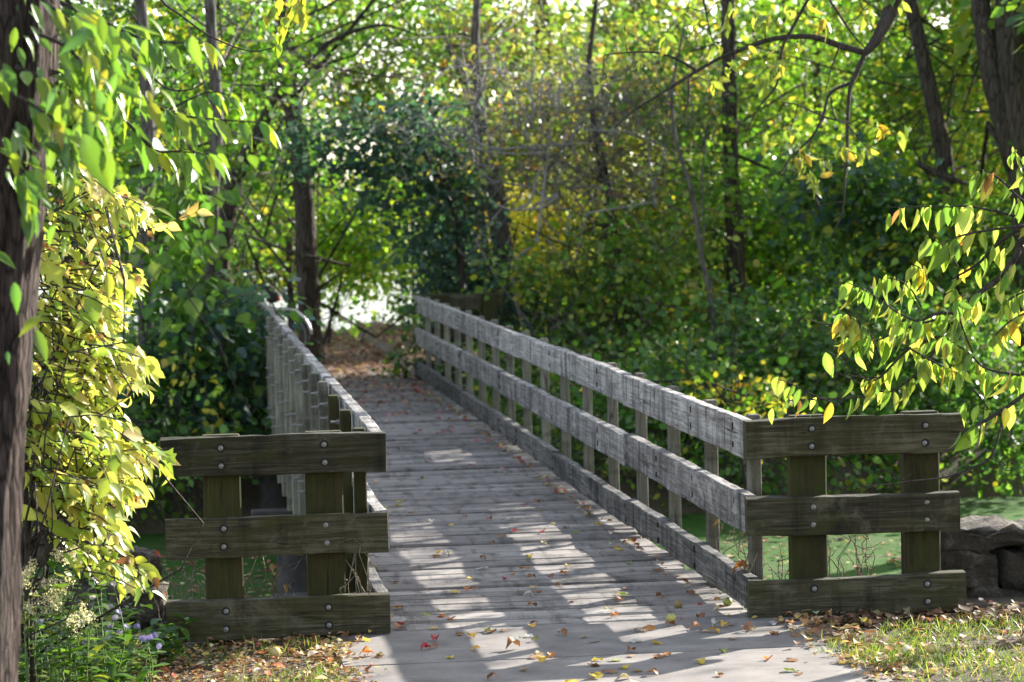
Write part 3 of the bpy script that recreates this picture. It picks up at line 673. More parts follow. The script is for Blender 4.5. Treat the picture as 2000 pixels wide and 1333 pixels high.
# shrubs and brush
def shrub(label, d, px, blobs, leaf, barkm=M['twig_dark'], n=7, name='shrub', limb=0.014, twigs=10, smat='leaf'):
    base = P(px, 700, d); base[2] = gz(base[0], base[1])-0.05
    top = P(blobs[0][0], blobs[0][1], d) if len(blobs[0]) < 7 else np.array(blobs[0][:3])
    tr = [(base, 0.03), (base+(top-base)*0.35+np.array([0.05, 0, 0.1]), 0.024), (base+(top-base)*0.75, 0.015)]
    return tree(name, label, 'shrub', tr, blobs, leaf, barkm, limbs=n, limb_r=limb, twigs=twigs, stuffmat=smat)
shrub('glowing yellow-green boughs over the water right of the thick lakeside trunk', 38, 618, [B(690, 460, 38, 75, 80, 0.6, 46), B(735, 500, 38, 60, 40, 0.5, 46), B(650, 520, 38.3, 45, 35, 0.4, 40), B(790, 520, 38, 25, 18, 0.3, 40), B(640, 400, 38.5, 70, 50, 0.5, 34), B(760, 420, 38.5, 50, 50, 0.4, 34)], L([((0.24, 0.42, 0.035), 4), ((0.36, 0.46, 0.045), 3), ((0.15, 0.32, 0.03), 3)], 0.095), n=14)
shrub('bright yellow brush between the leaning trunk and the dark bent trunk', 41, 1090, [B(1080, 470, 41, 110, 120, 0.8, 40), B(1130, 570, 41, 110, 70, 0.7, 40), B(1050, 390, 41, 70, 60, 0.6, 30)], L(YELLOW, 0.095), n=16)
shrub('yellow-green leafy brush under the bare grey twigs', 32.6, 1150, [B(1130, 560, 32.6, 120, 55, 0.5, 40), B(1050, 530, 32.6, 70, 50, 0.5, 34), B(1250, 530, 32.6, 90, 60, 0.5, 38), B(1180, 450, 32.8, 90, 45, 0.4, 24), B(1330, 480, 32.8, 60, 60, 0.4, 30)], L(YGREEN+OLIVE[:2]+GREEN[:2], 0.085), n=8)
shrub('green bush behind the middle of the right railing', 35.5, 1290, [B(1290, 500, 35.5, 100, 90, 0.7, 40), B(1260, 610, 35, 120, 70, 0.6, 44), B(1330, 600, 35, 80, 60, 0.5, 40)], L(OLIVE+GREEN), n=10)
shrub('shining pale green bush right of the pale sapling', 37, 1410, [B(1390, 380, 37, 90, 80, 0.6, 36), B(1430, 330, 37, 80, 60, 0.6, 30), B(1450, 440, 37, 60, 60, 0.5, 34)], L(LIME, 0.1), n=10, smat='leaf_glossy')
shrub('tall bright green bush right of the short dark trunk', 36, 1550, [B(1530, 430, 36, 110, 110, 0.8, 44), B(1500, 560, 36, 110, 80, 0.7, 46), B(1620, 500, 36, 90, 90, 0.7, 44)], L(LIME+GREEN), n=10)
shrub('blue-green broad-leaved bush below the hanging branch', 33, 1700, [B(1680, 390, 33, 110, 80, 0.6, 46), B(1760, 440, 33, 110, 80, 0.6, 46), B(1620, 350, 33, 80, 50, 0.5, 36), B(1730, 540, 33, 120, 80, 0.7, 46)], L(DEEP+BLUEG+GREEN, 0.105), n=10)
shrub('large green bush at the right edge below the double trunk', 32, 1930, [B(1900, 470, 32, 120, 100, 0.7, 44), B(1980, 560, 32, 120, 120, 0.7, 46), B(2060, 420, 32, 100, 120, 0.8, 40)], L(GREEN), n=10)
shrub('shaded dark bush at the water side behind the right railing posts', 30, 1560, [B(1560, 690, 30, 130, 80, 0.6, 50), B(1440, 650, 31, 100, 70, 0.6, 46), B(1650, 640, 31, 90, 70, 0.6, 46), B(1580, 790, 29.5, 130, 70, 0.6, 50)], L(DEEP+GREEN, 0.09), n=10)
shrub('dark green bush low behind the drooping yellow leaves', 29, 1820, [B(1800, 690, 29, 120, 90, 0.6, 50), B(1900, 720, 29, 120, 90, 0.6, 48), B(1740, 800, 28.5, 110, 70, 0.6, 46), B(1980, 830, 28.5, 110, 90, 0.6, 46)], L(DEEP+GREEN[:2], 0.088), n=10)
shrub('small yellow-leaved bush just beyond the corner of the right railing', 26.5, 1450, [B(1440, 765, 26.5, 70, 40, 0.35, 44), B(1490, 800, 26.5, 60, 40, 0.35, 44), B(1400, 790, 26.5, 50, 30, 0.3, 36)], L(YELLOW+LIME, 0.085, 0.18, 16), n=8)
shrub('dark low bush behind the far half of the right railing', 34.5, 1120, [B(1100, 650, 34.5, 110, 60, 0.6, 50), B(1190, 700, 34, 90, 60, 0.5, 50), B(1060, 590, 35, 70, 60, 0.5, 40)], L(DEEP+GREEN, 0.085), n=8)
shrub('mixed green brush behind the near half of the right railing', 28.5, 1330, [B(1330, 740, 28.5, 110, 70, 0.5, 46), B(1250, 790, 28, 80, 60, 0.5, 44), B(1400, 900, 27.5, 90, 60, 0.5, 40)], L(GREEN+DEEP, 0.082), n=8)
shrub('bush with a few orange-brown leaves seen through the railing gap', 30, 1130, [B(1140, 780, 30, 60, 50, 0.4, 34)], L([((0.3, 0.12, 0.05), 2), ((0.1, 0.15, 0.03), 3)], 0.09), n=6)
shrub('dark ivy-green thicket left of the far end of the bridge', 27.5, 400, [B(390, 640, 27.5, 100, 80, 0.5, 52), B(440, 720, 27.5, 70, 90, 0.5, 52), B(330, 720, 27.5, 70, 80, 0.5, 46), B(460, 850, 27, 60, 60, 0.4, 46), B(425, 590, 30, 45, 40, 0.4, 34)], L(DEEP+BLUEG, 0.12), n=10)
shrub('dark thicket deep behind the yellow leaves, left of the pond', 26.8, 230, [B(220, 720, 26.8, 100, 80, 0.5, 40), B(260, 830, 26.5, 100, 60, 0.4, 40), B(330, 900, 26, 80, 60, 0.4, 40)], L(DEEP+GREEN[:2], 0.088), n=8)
shrub('leafy bush on the bank of the lake beside the thick trunk', 42, 640, [B(640, 612, 41.5, 50, 12, 0.5, 30), B(600, 615, 42, 50, 12, 0.5, 30), B(730, 540, 41.5, 40, 16, 0.4, 26)], L(LIME, 0.11), n=6)
shrub('low green plant with reddish leaves on the deck at the far end', 32.6, 785, [B(785, 705, 32.4, 34, 24, 0.2, 60), B(765, 715, 32.4, 18, 12, 0.15, 40)], L(GREEN+[((0.35, 0.06, 0.03), 1)], 0.06, 0.1, 12), n=6, limb=0.006, twigs=3)
shrub('dark ivy climbing the last post of the right railing', 32.2, 838, [B(828, 660, 32.1, 16, 60, 0.14, 90), B(812, 600, 32.0, 8, 30, 0.1, 60), B(845, 715, 32.2, 20, 30, 0.15, 60)], L(DEEP, 0.07, 0.09, 10), n=5, limb=0.006, twigs=2, name='ivy')
# grapevine hanging on the trunk left of the bridge
def grapevine():
    base = P(360, 760, 27); base[2] = gz(base[0], base[1])
    root = thing('grapevine', 'curtain of big light-green grape leaves hanging left of the bridge', 'vine', base)
    mb = MB()
    for k in range(7):
        p = wander(np.zeros(3), P(300+20*k, 250+20*k, 27.5)-base, 12, 0.25); mb.tube(p, np.linspace(0.014, 0.006, 12), 5)
    mb.build('stem', M['twig_dark'], root, True)
    bl = [B(360, 400, 27.5, 60, 70, 0.3, 60), B(330, 300, 27.5, 60, 50, 0.3, 40), B(350, 520, 27.2, 70, 70, 0.3, 60), B(370, 610, 27, 45, 50, 0.25, 40), B(300, 570, 27.2, 40, 50, 0.25, 40)]
    c = blob_points(bl); leaf_mesh('foliage', [crown_chunks(c, 4, 0.15, [((0.075, 0.16, 0.025), 4), ((0.11, 0.21, 0.03), 3), ((0.16, 0.25, 0.03), 1)], 0.16, T_BROAD, 0.9, 0.6, 0.2)], M['leaf'], root, loc=base)
grapevine()
def yellow_vine():
    base = P(390, 860, 26.3); base[2] = gz(base[0], base[1])
    root = thing('vine', 'thin vine of yellowing round leaves hanging over the dark thicket', 'vine', base)
    mb = MB()
    for k in range(3): mb.tube(wander(np.zeros(3), P(350+25*k, 690+20*k, 26.4)-base, 10, 0.25), np.linspace(0.01, 0.004, 10), 5)
    mb.build('stem', M['twig_dark'], root, True)
    c = blob_points([B(350, 720, 26.4, 16, 60, 0.1, 90), B(405, 800, 26.3, 16, 60, 0.1, 80), B(385, 870, 26.3, 20, 30, 0.1, 60)])
    leaf_mesh('foliage', [crown_chunks(c, 5, 0.09, [((0.3, 0.3, 0.04), 3), ((0.45, 0.4, 0.06), 2), ((0.15, 0.25, 0.03), 2)], 0.1, T_BROAD, 0.9, 0.5, 0.2)], M['leaf'], root, loc=base)
yellow_vine()
# bare grey brush in the middle of the wood
def brush():
    base = P(1120, 640, 33.5); base[2] = gz(base[0], base[1])
    root = thing('bare_shrub', 'tangle of bare grey twigs with sparse withered leaves above the right railing', 'shrub', base)
    mb = MB(); ends = []
    for k in range(9):
        tip = P(880+52*k+rng.normal(0, 40), 90+rng.random()*230, 33.5+rng.normal(0, 0.7))-base
        p = wander(np.array([rng.normal(0, 0.5), rng.normal(0, 0.3), 0]), tip, 12, 0.3, 0.05); mb.tube(p, np.linspace(0.02, 0.009, 12), 5)
        for j in range(13):
            a = p[rng.integers(8, 12)]; q = wander(a, a+rng.normal(size=3)*np.array([0.75, 0.4, 0.35]), 8, 0.5); mb.tube(q, np.linspace(0.011, 0.005, 8), 4)
            for i in range(3):
                a2 = q[rng.integers(2, 8)]; e = a2+rng.normal(size=3)*np.array([0.3, 0.2, 0.25]); mb.tube(wander(a2, e, 5, 0.5), np.linspace(0.006, 0.003, 5), 3); ends.append(e)
    for px, py0, py1 in ((1038, 120, 250), (1060, 130, 240), (1090, 130, 230), (1030, 225, 275), (1098, 250, 290)):
        mb.tube(wander(P(px, py1, 33)-base, P(px+4, py0, 33)-base, 5, 0.1), np.linspace(0.02, 0.01, 5), 5)
    for pts in ([(1040, 405), (1090, 380), (1060, 405), (1000, 410), (960, 395)], [(1010, 408), (1035, 395), (1048, 350), (1060, 320)], [(890, 250), (960, 290), (1050, 285), (1150, 280)], [(900, 285), (980, 300), (1060, 300)]):
        mb.tube(smooth_path([P(x, y, 33)-base for x, y in pts], 5), np.linspace(0.022, 0.012, (len(pts)-1)*5+1), 5)
    mb.build('branch', M['twig'], root, True)
    leaf_mesh('foliage', [crown_chunks(np.array(ends)+base, 4, 0.09, OLIVE, 0.13, T_DIAMOND, 0.5)], M['leaf'], root, loc=base)
brush()
# low growth on both banks
def undergrowth():
    pts = []
    for x0, x1, y0, y1, n in ((-12, -1.6, 12.8, 33, 1500), (1.7, 15, 13.0, 40, 1500), (-9, -1.3, 14.5, 20, 500), (1.4, 7, 13.5, 19, 900)):
        x = rng.uniform(x0, x1, n); y = rng.uniform(y0, y1, n); z = terrain(x, y); k = z > -1.15
        pts.append(np.stack([x, y, z+np.abs(rng.normal(0.1, 0.2, n))], 1)[k])
    c = np.concatenate(pts)
    o = leaf_mesh('undergrowth', [crown_chunks(c, 20, 0.078, DEEP+GREEN+OLIVE[:1], 0.22, T_SPRAY)], M['leaf']); o['kind'] = 'stuff'
undergrowth()
# trees on the sunny side beyond the right edge of the view; they shade the far half of the bridge
for k, (x, y, lab) in enumerate(((9.6, 13.6, 'tall tree on the right bank just outside the view, nearest the pond'), (10.2, 18.6, 'tall tree on the right bank just outside the view, beyond the first'), (11.5, 24.0, 'tall tree on the right bank just outside the view, farthest from the pond'))):
    z = gz(x, y)
    tree('tree', lab, 'tree', [((x+1, y+1, z-0.1), 0.2), ((x+1.1, y+1.2, 3), 0.16), ((x+0.9, y+1, 6), 0.1), ((x+0.9, y+1, 8.5), 0.04)],
         [(x, y, 5.6, 2.4, 2.6, 2.3, 150), (x-1, y, 4.3, 1.6, 2.0, 0.9, 70), (x+1, y+1, 8, 1.6, 1.6, 1.2, 70)], L(YGREEN, 0.16, 0.34), M['bark_dark'], limbs=14, limb_r=0.05)

tree('tree', 'thin-crowned young tree beyond the right edge of the view, level with the bridge start', 'tree', [((9.0, 8.3, gz(9, 8.3)-0.1), 0.12), ((9.0, 8.2, 2.5), 0.1), ((8.8, 8.0, 5.0), 0.05), ((8.8, 8.0, 6.0), 0.02)],
     [(8.5, 7.5, 4.5, 1.5, 1.9, 1.0, 24)], L(YGREEN, 0.11, 0.4, 16), M['bark_dark'], limbs=14, limb_r=0.03)

# ---------------------------------------------------------------- near plants
def rods(mb, pts, r0, r1, n=6, sub=4, wob=0.04):
    q = smooth_path(np.array(pts), sub); mb.tube(q, np.linspace(r0, r1, len(q)), n, wob=wob); return q
def along(q, k):
    """k points spread along a path, with directions"""
    t = np.linspace(0, len(q)-1.001, k) if k > 1 else np.array([len(q)-1.001]); i = t.astype(int); f = (t-i)[:, None]
    return q[i]*(1-f)+q[i+1]*f, norm(q[i+1]-q[i])
VIEW = FW*-1
def cherry():
    D = 12.6; base = np.array([3.1, -0.1, 0.0])
    root = thing('cherry_tree', 'small tree with drooping yellow-green leaves reaching in over the right railing end', 'tree', base)
    mb = MB(); pos, ax, nr, sz, bd = [], [], [], [], []
    def W(l, d): return [P(x, y, d)-base for x, y in l]
    mb.tube(smooth_path([np.zeros(3), np.array([-0.05, 0.02, 0.6]), P(2090, 520, 12.9)-base, P(2080, 380, 12.9)-base, P(2110, 150, 13)-base]), np.linspace(0.07, 0.035, 17), 9, wob=0.05)
    main = [([(2085, 400), (2040, 420), (2000, 440), (1945, 480), (1910, 516), (1860, 545)], 12.7, 0.017, 0.005, 12),
            ([(2090, 440), (2000, 468), (1985, 500), (1955, 540), (1900, 582), (1868, 612), (1838, 655), (1775, 682), (1718, 738), (1690, 742)], 12.5, 0.02, 0.004, 30),
            ([(1868, 612), (1826, 614), (1780, 638), (1709, 667)], 12.45, 0.010, 0.004, 16),
            ([(2010, 440), (1930, 450), (1880, 460), (1847, 472)], 12.3, 0.008, 0.003, 12),
            ([(1994, 425), (1930, 410), (1880, 403), (1810, 404), (1735, 405)], 12.5, 0.007, 0.002, 14),
            ([(2040, 420), (1994, 390), (1955, 352), (1922, 333), (1905, 335)], 12.4, 0.008, 0.002, 12),
            ([(2060, 400), (2010, 350), (1990, 310), (1980, 290)], 12.0, 0.008, 0.003, 10),
            ([(1826, 625), (1802, 630), (1766, 618), (1730, 594), (1690, 568), (1655, 552)], 12.3, 0.006, 0.002, 20),
            ([(1800, 600), (1775, 560), (1745, 545), (1712, 545)], 12.6, 0.005, 0.002, 10),
            ([(1870, 520), (1850, 490), (1835, 475), (1808, 456)], 12.4, 0.005, 0.002, 8),
            ([(1790, 570), (1810, 540), (1790, 520), (1778, 522)], 12.6, 0.004, 0.002, 8),
            ([(1709, 667), (1690, 640), (1660, 620), (1640, 618)], 12.3, 0.004, 0.002, 12),
            ([(1718, 700), (1700, 660), (1668, 655), (1645, 662)], 12.5, 0.004, 0.002, 10),
            ([(2080, 700), (2000, 729), (1985, 732), (1925, 720), (1892, 690), (1850, 662)], 12.3, 0.009, 0.003, 20),
            ([(1900, 690), (1880, 640), (1870, 600), (1866, 560)], 12.2, 0.005, 0.002, 14),
            ([(1775, 680), (1810, 700), (1850, 720), (1875, 728)], 12.4, 0.005, 0.002, 14),
            ([(1718, 765), (1670, 777), (1580, 781), (1514, 784)], 12.6, 0.006, 0.002, 5),
            ([(1640, 792), (1586, 771), (1550, 752), (1520, 741)], 12.5, 0.004, 0.002, 5),
            ([(1830, 680), (1790, 730), (1745, 762), (1718, 765)], 12.6, 0.008, 0.005, 7),
            ([(2085, 700), (2000, 771), (1940, 813), (1880, 846)], 12.2, 0.012, 0.007, 9),
            ([(1964, 800), (1950, 850), (1934, 894), (1895, 915), (1844, 933), (1780, 940), (1720, 948), (1640, 952)], 12.8, 0.007, 0.002, 0),
            ([(1780, 925), (1760, 938), (1730, 918), (1690, 925), (1670, 915)], 13.4, 0.004, 0.002, 0),
            ([(1934, 894), (1955, 905), (1965, 920), (1990, 914)], 12.8, 0.004, 0.002, 0),
            ([(1648, 637), (1620, 634), (1600, 632), (1577, 622)], 12.4, 0.004, 0.003, 0),
            ([(1718, 738), (1655, 732), (1655, 700), (1672, 684)], 12.7, 0.004, 0.002, 2),
            ([(1690, 742), (1660, 720), (1640, 700), (1612, 684)], 12.7, 0.004, 0.002, 1),
            ([(1900, 760), (1930, 800), (1900, 790), (1880, 782)], 12.4, 0.004, 0.002, 4),
            ([(2085, 600), (2010, 610), (1970, 630), (1945, 655)], 12.2, 0.007, 0.003, 14),
            ([(2085, 560), (2030, 560), (1990, 575), (1965, 590)], 12.5, 0.007, 0.003, 12)]
    for l, d, r0, r1, nl in main:
        d2 = d+rng.normal(0, 0.05); q = rods(mb, W(l, d2), r0, r1, 6)
        if nl:
            nl = int(nl*1.4); p, t = along(q[len(q)//4:], nl); p = p+rng.normal(0, 0.012, p.shape)
            a = np.array([0, 0, -1.0])+rng.normal(0, 0.22, (nl, 3))+t*0.25
            n0 = VIEW[None]*0.55+RI[None]*rng.normal(0, 0.9, (nl, 1))+rng.normal(0, 0.2, (nl, 3))
            pos.append(p); ax.append(a); nr.append(n0); sz.append(0.094*np.exp(rng.normal(0, 0.25, nl))); bd.append(rng.normal(0.15, 0.22, nl))
    mb.build('trunk', M['twig_dark'], root, True)
    pos, ax, nr, sz, bd = map(np.concatenate, (pos, ax, nr, sz, bd)); n = len(pos)
    col = pick([((0.19, 0.28, 0.045), 7), ((0.28, 0.33, 0.07), 5), ((0.12, 0.22, 0.035), 6), ((0.52, 0.36, 0.04), 1.0), ((0.42, 0.38, 0.07), 2), ((0.35, 0.17, 0.06), 0.3)], n, 0.12)
    leaf_mesh('crown', [(outline_fold, leaves_data(outline_fold, pos, ax, nr, sz, bd), col)], M['leaf_bright'], root)
T_LONG = outline_leaf([(0, 0), (0.08, 0.075), (0.2, 0.14), (0.3, 0.15), (0.38, 0.178), (0.48, 0.155), (0.58, 0.15), (0.68, 0.1), (0.76, 0.085), (0.88, 0.03), (1, 0)], 0.45)
outline_fold = outline_leaf([(0, 0), (0.08, 0.09), (0.22, 0.17), (0.42, 0.215), (0.62, 0.18), (0.8, 0.1), (0.92, 0.035), (1, 0)], 0.55)
T_OVATE = outline_fold
cherry()

def overhang():
    D = 19.5; base = P(2230, 700, D); base[2] = gz(base[0], base[1])
    root = thing('overhanging_tree', 'tree with one dark arching branch and dangling pale leaf clusters at the top right', 'tree', base)
    mb = MB(); W = lambda l, d=D: [P(x, y, d)-base for x, y in l]
    rods(mb, [np.zeros(3), P(2220, 200, D)-base, P(2150, -300, D)-base, P(1950, -260, D)-base, P(1800, -110, D)-base, P(1748, 0, D)-base, P(1734, 35, D)-base, P(1710, 80, D)-base, P(1688, 105, D)-base], 0.13, 0.028, 8)
    brs = [([(1688, 103), (1636, 88), (1594, 74), (1545, 72), (1496, 80), (1440, 101), (1405, 114), (1345, 149), (1300, 178), (1240, 215), (1200, 250)], 0.026, 0.006),
           ([(1688, 108), (1671, 147), (1660, 175), (1655, 245), (1655, 297), (1650, 350), (1646, 413), (1622, 465)], 0.02, 0.004),
           ([(1664, 161), (1622, 182), (1608, 224), (1587, 266), (1545, 308), (1524, 336), (1490, 345)], 0.013, 0.004),
           ([(1594, -30), (1545, 60), (1527, 98), (1517, 165), (1482, 210), (1457, 259)], 0.014, 0.004),
           ([(1655, 240), (1608, 228), (1560, 206), (1524, 200)], 0.008, 0.004), ([(1622, 190), (1630, 228), (1650, 242)], 0.007, 0.005), ([(1655, 245), (1690, 285), (1700, 295)], 0.007, 0.003),
           ([(1640, 90), (1625, 130), (1612, 180)], 0.008, 0.003), ([(1620, 0), (1660, 60), (1690, 95)], 0.010, 0.006), ([(1370, -20), (1380, 30), (1388, 70)], 0.010, 0.004),
           ([(1360, 138), (1330, 120), (1290, 105), (1240, 102), (1180, 108)], 0.012, 0.005), ([(1646, 395), (1610, 400), (1570, 420)], 0.006, 0.003), ([(1345, 150), (1345, 190), (1335, 225), (1322, 250)], 0.007, 0.003)]
    qs = [rods(mb, W(l, D+rng.normal(0, 0.1)), a, b, 6) for l, a, b in brs]
    spots = [(1545, 265), (1500, 290), (1560, 318), (1590, 365), (1572, 315), (1645, 305), (1682, 310), (1722, 262), (1745, 270), (1662, 298), (1470, 45), (1425, 28), (1490, 50), (1530, 110), (1562, 100), (1405, 60), (1752, 8), (1610, 55), (1640, 30),
             (1580, 345), (1610, 330), (1700, 250), (1460, 120), (1430, 140), (1390, 170), (1360, 60), (1330, 30), (1300, 90), (1540, 30), (1570, 20), (1500, 160), (1520, 130), (1220, 60), (1250, 130), (1180, 170), (1690, 40), (1400, 100)]
    pos, ax = [], []
    for x, y in spots:
        c = P(x, y-12, D+rng.normal(0, 0.12))-base; k = rng.integers(4, 8)
        best = min((q[np.argmin(((q-c)**2).sum(1))] for q in qs), key=lambda p: ((p-c)**2).sum())
        mb.tube(wander(best, c, 5, 0.25), np.linspace(0.005, 0.003, 5), 4)
        pos.append(c+rng.normal(0, 0.025, (k, 3))); a = rng.normal(0, 0.55, (k, 3)); a[:, 2] -= 0.9; ax.append(a)
    mb.build('trunk', M['twig_dark'], root, True)
    pos, ax = np.concatenate(pos), np.concatenate(ax); n = len(pos)
    nr = VIEW[None]*0.6+rng.normal(0, 0.6, (n, 3))
    col = pick([((0.25, 0.30, 0.05), 5), ((0.36, 0.35, 0.05), 4), ((0.16, 0.24, 0.04), 3), ((0.45, 0.3, 0.04), 1)], n, 0.12)
    leaf_mesh('crown', [(T_OVATE, leaves_data(T_OVATE, pos, ax, nr, 0.105*np.exp(rng.normal(0, 0.2, n)), rng.normal(0.1, 0.2, n)), col)], M['leaf_near'], root)
overhang()

def frond(q, k, size, S, hang=0.55):
    """feather leaf: k pairs of leaflets along path q, drooping"""
    p, t = along(q, k)
    for s in (-1, 1):
        side = norm(np.cross(t, np.array([0, 0, 1.0])))*s
        a = side*0.6+t*0.55+np.array([0, 0, -hang])+rng.normal(0, 0.12, (k, 3))
        n = np.array([0, 0, 1.0])+side*0.45+rng.normal(0, 0.15, (k, 3))
        S['pos'].append(p+rng.normal(0, 0.004, p.shape)); S['ax'].append(a); S['nr'].append(n)
        S['sz'].append(size*np.exp(rng.normal(0, 0.12, k))*np.linspace(1.05, 0.8, k)); S['bd'].append(rng.normal(0.3, 0.12, k))
    S['pos'].append(p[-1:]); S['ax'].append(t[-1:]+np.array([[0, 0, -hang]])); S['nr'].append(np.array([[0.1, 0, 1.0]])); S['sz'].append(np.array([size])); S['bd'].append(np.array([0.3]))
def left_trunk():
    D = 8.6; base = P(-25, 1330, D); base[2] = 0.0; base[0] -= 0.02
    root = thing('vine_covered_tree', 'furrowed reddish trunk at the left edge, leafy branches spreading from its top', 'tree', base)
    mb = MB(); ws = [(-62, 1333, 85), (-60, 1150, 88), (-52, 900, 92), (-36, 640, 96), (-18, 400, 98), (0, 100, 102), (12, -150, 102)]
    pts = [(P(x, y, D)-base, w*D/FPX) for x, y, w in ws]
    path = smooth_path([np.array([pts[0][0][0]-0.02, pts[0][0][1], -0.05])]+[p for p, _ in pts], 6); r = np.interp(np.linspace(0, len(ws), len(path)), range(len(ws)+1), [0.19]+[w for _, w in pts])
    nseg = 44; an = np.arange(nseg)*2*math.pi/nseg
    t = np.gradient(path, axis=0); v = []
    ph = rng.random(9)*6
    for i, c in enumerate(path):                                # furrowed section
        rr = r[i]*(1+0.07*np.sin(8*an+ph[0]+0.5*np.sin(0.5*i))+0.07*np.sin(13*an+ph[1]-0.6*np.sin(0.37*i))+0.035*np.sin(19*an+ph[2]+0.25*i)+rng.normal(0, 0.02, nseg))
        v.append(c+np.stack([rr*np.cos(an), rr*np.sin(an), 0*an], 1))
    f = [(i*nseg+j, i*nseg+(j+1) % nseg, (i+1)*nseg+(j+1) % nseg, (i+1)*nseg+j) for i in range(len(path)-1) for j in range(nseg)]
    mb.add(np.concatenate(v), f); mb.build('trunk', M['bark_shag'], root, True)
    S = dict(pos=[], ax=[], nr=[], sz=[], bd=[]); mb = MB(); W = lambda l, d: [P(x, y, d)-base for x, y in l]
    b = [([(20, 40), (120, 70), (200, 130), (270, 190), (340, 222), (400, 232), (510, 240)], 9.2, 0.010, 0.003), ([(20, -40), (150, 20), (250, 65), (300, 82), (400, 84)], 9.6, 0.010, 0.003),
         ([(40, 120), (160, 150), (240, 230), (300, 292), (345, 296), (408, 300)], 9.3, 0.009, 0.003), ([(200, 60), (260, 110), (320, 170), (370, 176), (405, 158)], 10.2, 0.006, 0.002),
         ([(330, 215), (370, 195), (410, 180), (450, 186)], 9.4, 0.004, 0.002), ([(60, 60), (140, 100), (190, 180), (205, 250)], 8.3, 0.008, 0.003), ([(30, 130), (90, 160), (150, 215), (200, 265)], 8.2, 0.008, 0.003),
         ([(20, 180), (70, 210), (110, 240), (140, 300)], 8.1, 0.007, 0.003), ([(60, -20), (120, 30), (160, 70), (180, 140)], 8.4, 0.008, 0.003), ([(230, 60), (235, 120), (240, 200)], 9.0, 0.005, 0.003),
         ([(130, 0), (180, 60), (230, 130), (260, 160)], 8.8, 0.006, 0.003), ([(250, 20), (280, 60), (300, 110)], 9.8, 0.005, 0.003), ([(160, 40), (200, 100), (225, 150), (228, 190)], 8.6, 0.006, 0.003), ([(10, 330), (40, 350), (60, 420)], 8.2, 0.006, 0.003)]
    qs = [rods(mb, W(l, d), a, c, 6) for l, d, a, c in b]
    mb.build('branch', M['twig_dark'], root, True)
    frond(qs[0][-9:], 6, 0.115, S, 0.7); frond(qs[1][-7:], 5, 0.115, S, 0.7); frond(qs[2][-6:], 4, 0.12, S, 0.7); frond(qs[4][-9:], 5, 0.10, S, 0.7)
    frond(qs[0][6:16], 6, 0.13, S, 0.5); frond(qs[2][5:14], 5, 0.13, S, 0.5); frond(qs[1][4:12], 5, 0.12, S, 0.5)
    def hang(px, py, d, size, k=1, droop=1.2, spread=0.03, out=0.5):
        c = P(px, py, d)-base
        S['pos'].append(c+rng.normal(0, spread, (k, 3))); a = RI[None]*rng.normal(out*0.6, 0.45, (k, 1))+VIEW[None]*rng.normal(0.2, 0.3, (k, 1))+np.array([[0, 0, -droop]])*rng.uniform(0.3, 1, (k, 1)); S['ax'].append(a)
        S['nr'].append(np.array([[0, 0, 0.9]])+VIEW[None]*0.5+rng.normal(0, 0.35, (k, 3))); S['sz'].append(size*np.exp(rng.normal(0, 0.28, k))); S['bd'].append(rng.normal(0.3, 0.15, k))
    for q, d in ((qs[5], 1), (qs[6], 1), (qs[7], 1), (qs[8], 1), (qs[9], 1), (qs[10], 1), (qs[11], 1), (qs[12], 1), (qs[13], 1)): frond(q[3:], 7, 0.098, S, 0.7)
    for px, py in ((20, 10), (60, 30), (110, 10), (150, 40), (40, 90), (90, 70), (130, 110), (170, 90), (30, 160), (80, 150), (120, 170), (160, 150), (200, 120), (60, 220), (20, 260), (100, 260), (40, 310), (110, 290), (60, 340), (20, 350), (190, 30), (220, 80), (150, 200), (30, 400), (10, 470), (60, 380), (15, 600), (20, 650), (270, 20), (210, 10), (240, 100), (150, 255), (180, 290)):
        hang(px, py, 7.9+rng.random()*0.9, 0.08, 6 if py < 360 else 3, 1.0, 0.075)
    for px, py, s in ((165, 250, 0.2), (195, 285, 0.18), (45, 370, 0.15), (205, 180, 0.14)): hang(px, py, 8.0, s, 1, 2.4, 0.01, 0.25)
    pos, ax, nr, sz, bd = (np.concatenate(S[k]) for k in ('pos', 'ax', 'nr', 'sz', 'bd')); n = len(pos)
    col = pick([((0.10, 0.20, 0.03), 5), ((0.15, 0.25, 0.03), 5), ((0.22, 0.30, 0.03), 3), ((0.34, 0.34, 0.03), 1.3), ((0.07, 0.15, 0.04), 2)], n, 0.12)
    leaf_mesh('foliage', [(T_LONG, leaves_data(T_LONG, pos, ax, nr, sz*1.08, bd), col)], M['leaf_near'], root)
T_NEAR = outline_leaf([(0, 0), (0.07, 0.14), (0.2, 0.26), (0.38, 0.29), (0.56, 0.24), (0.74, 0.14), (0.88, 0.06), (1, 0)], 0.3)
left_trunk()

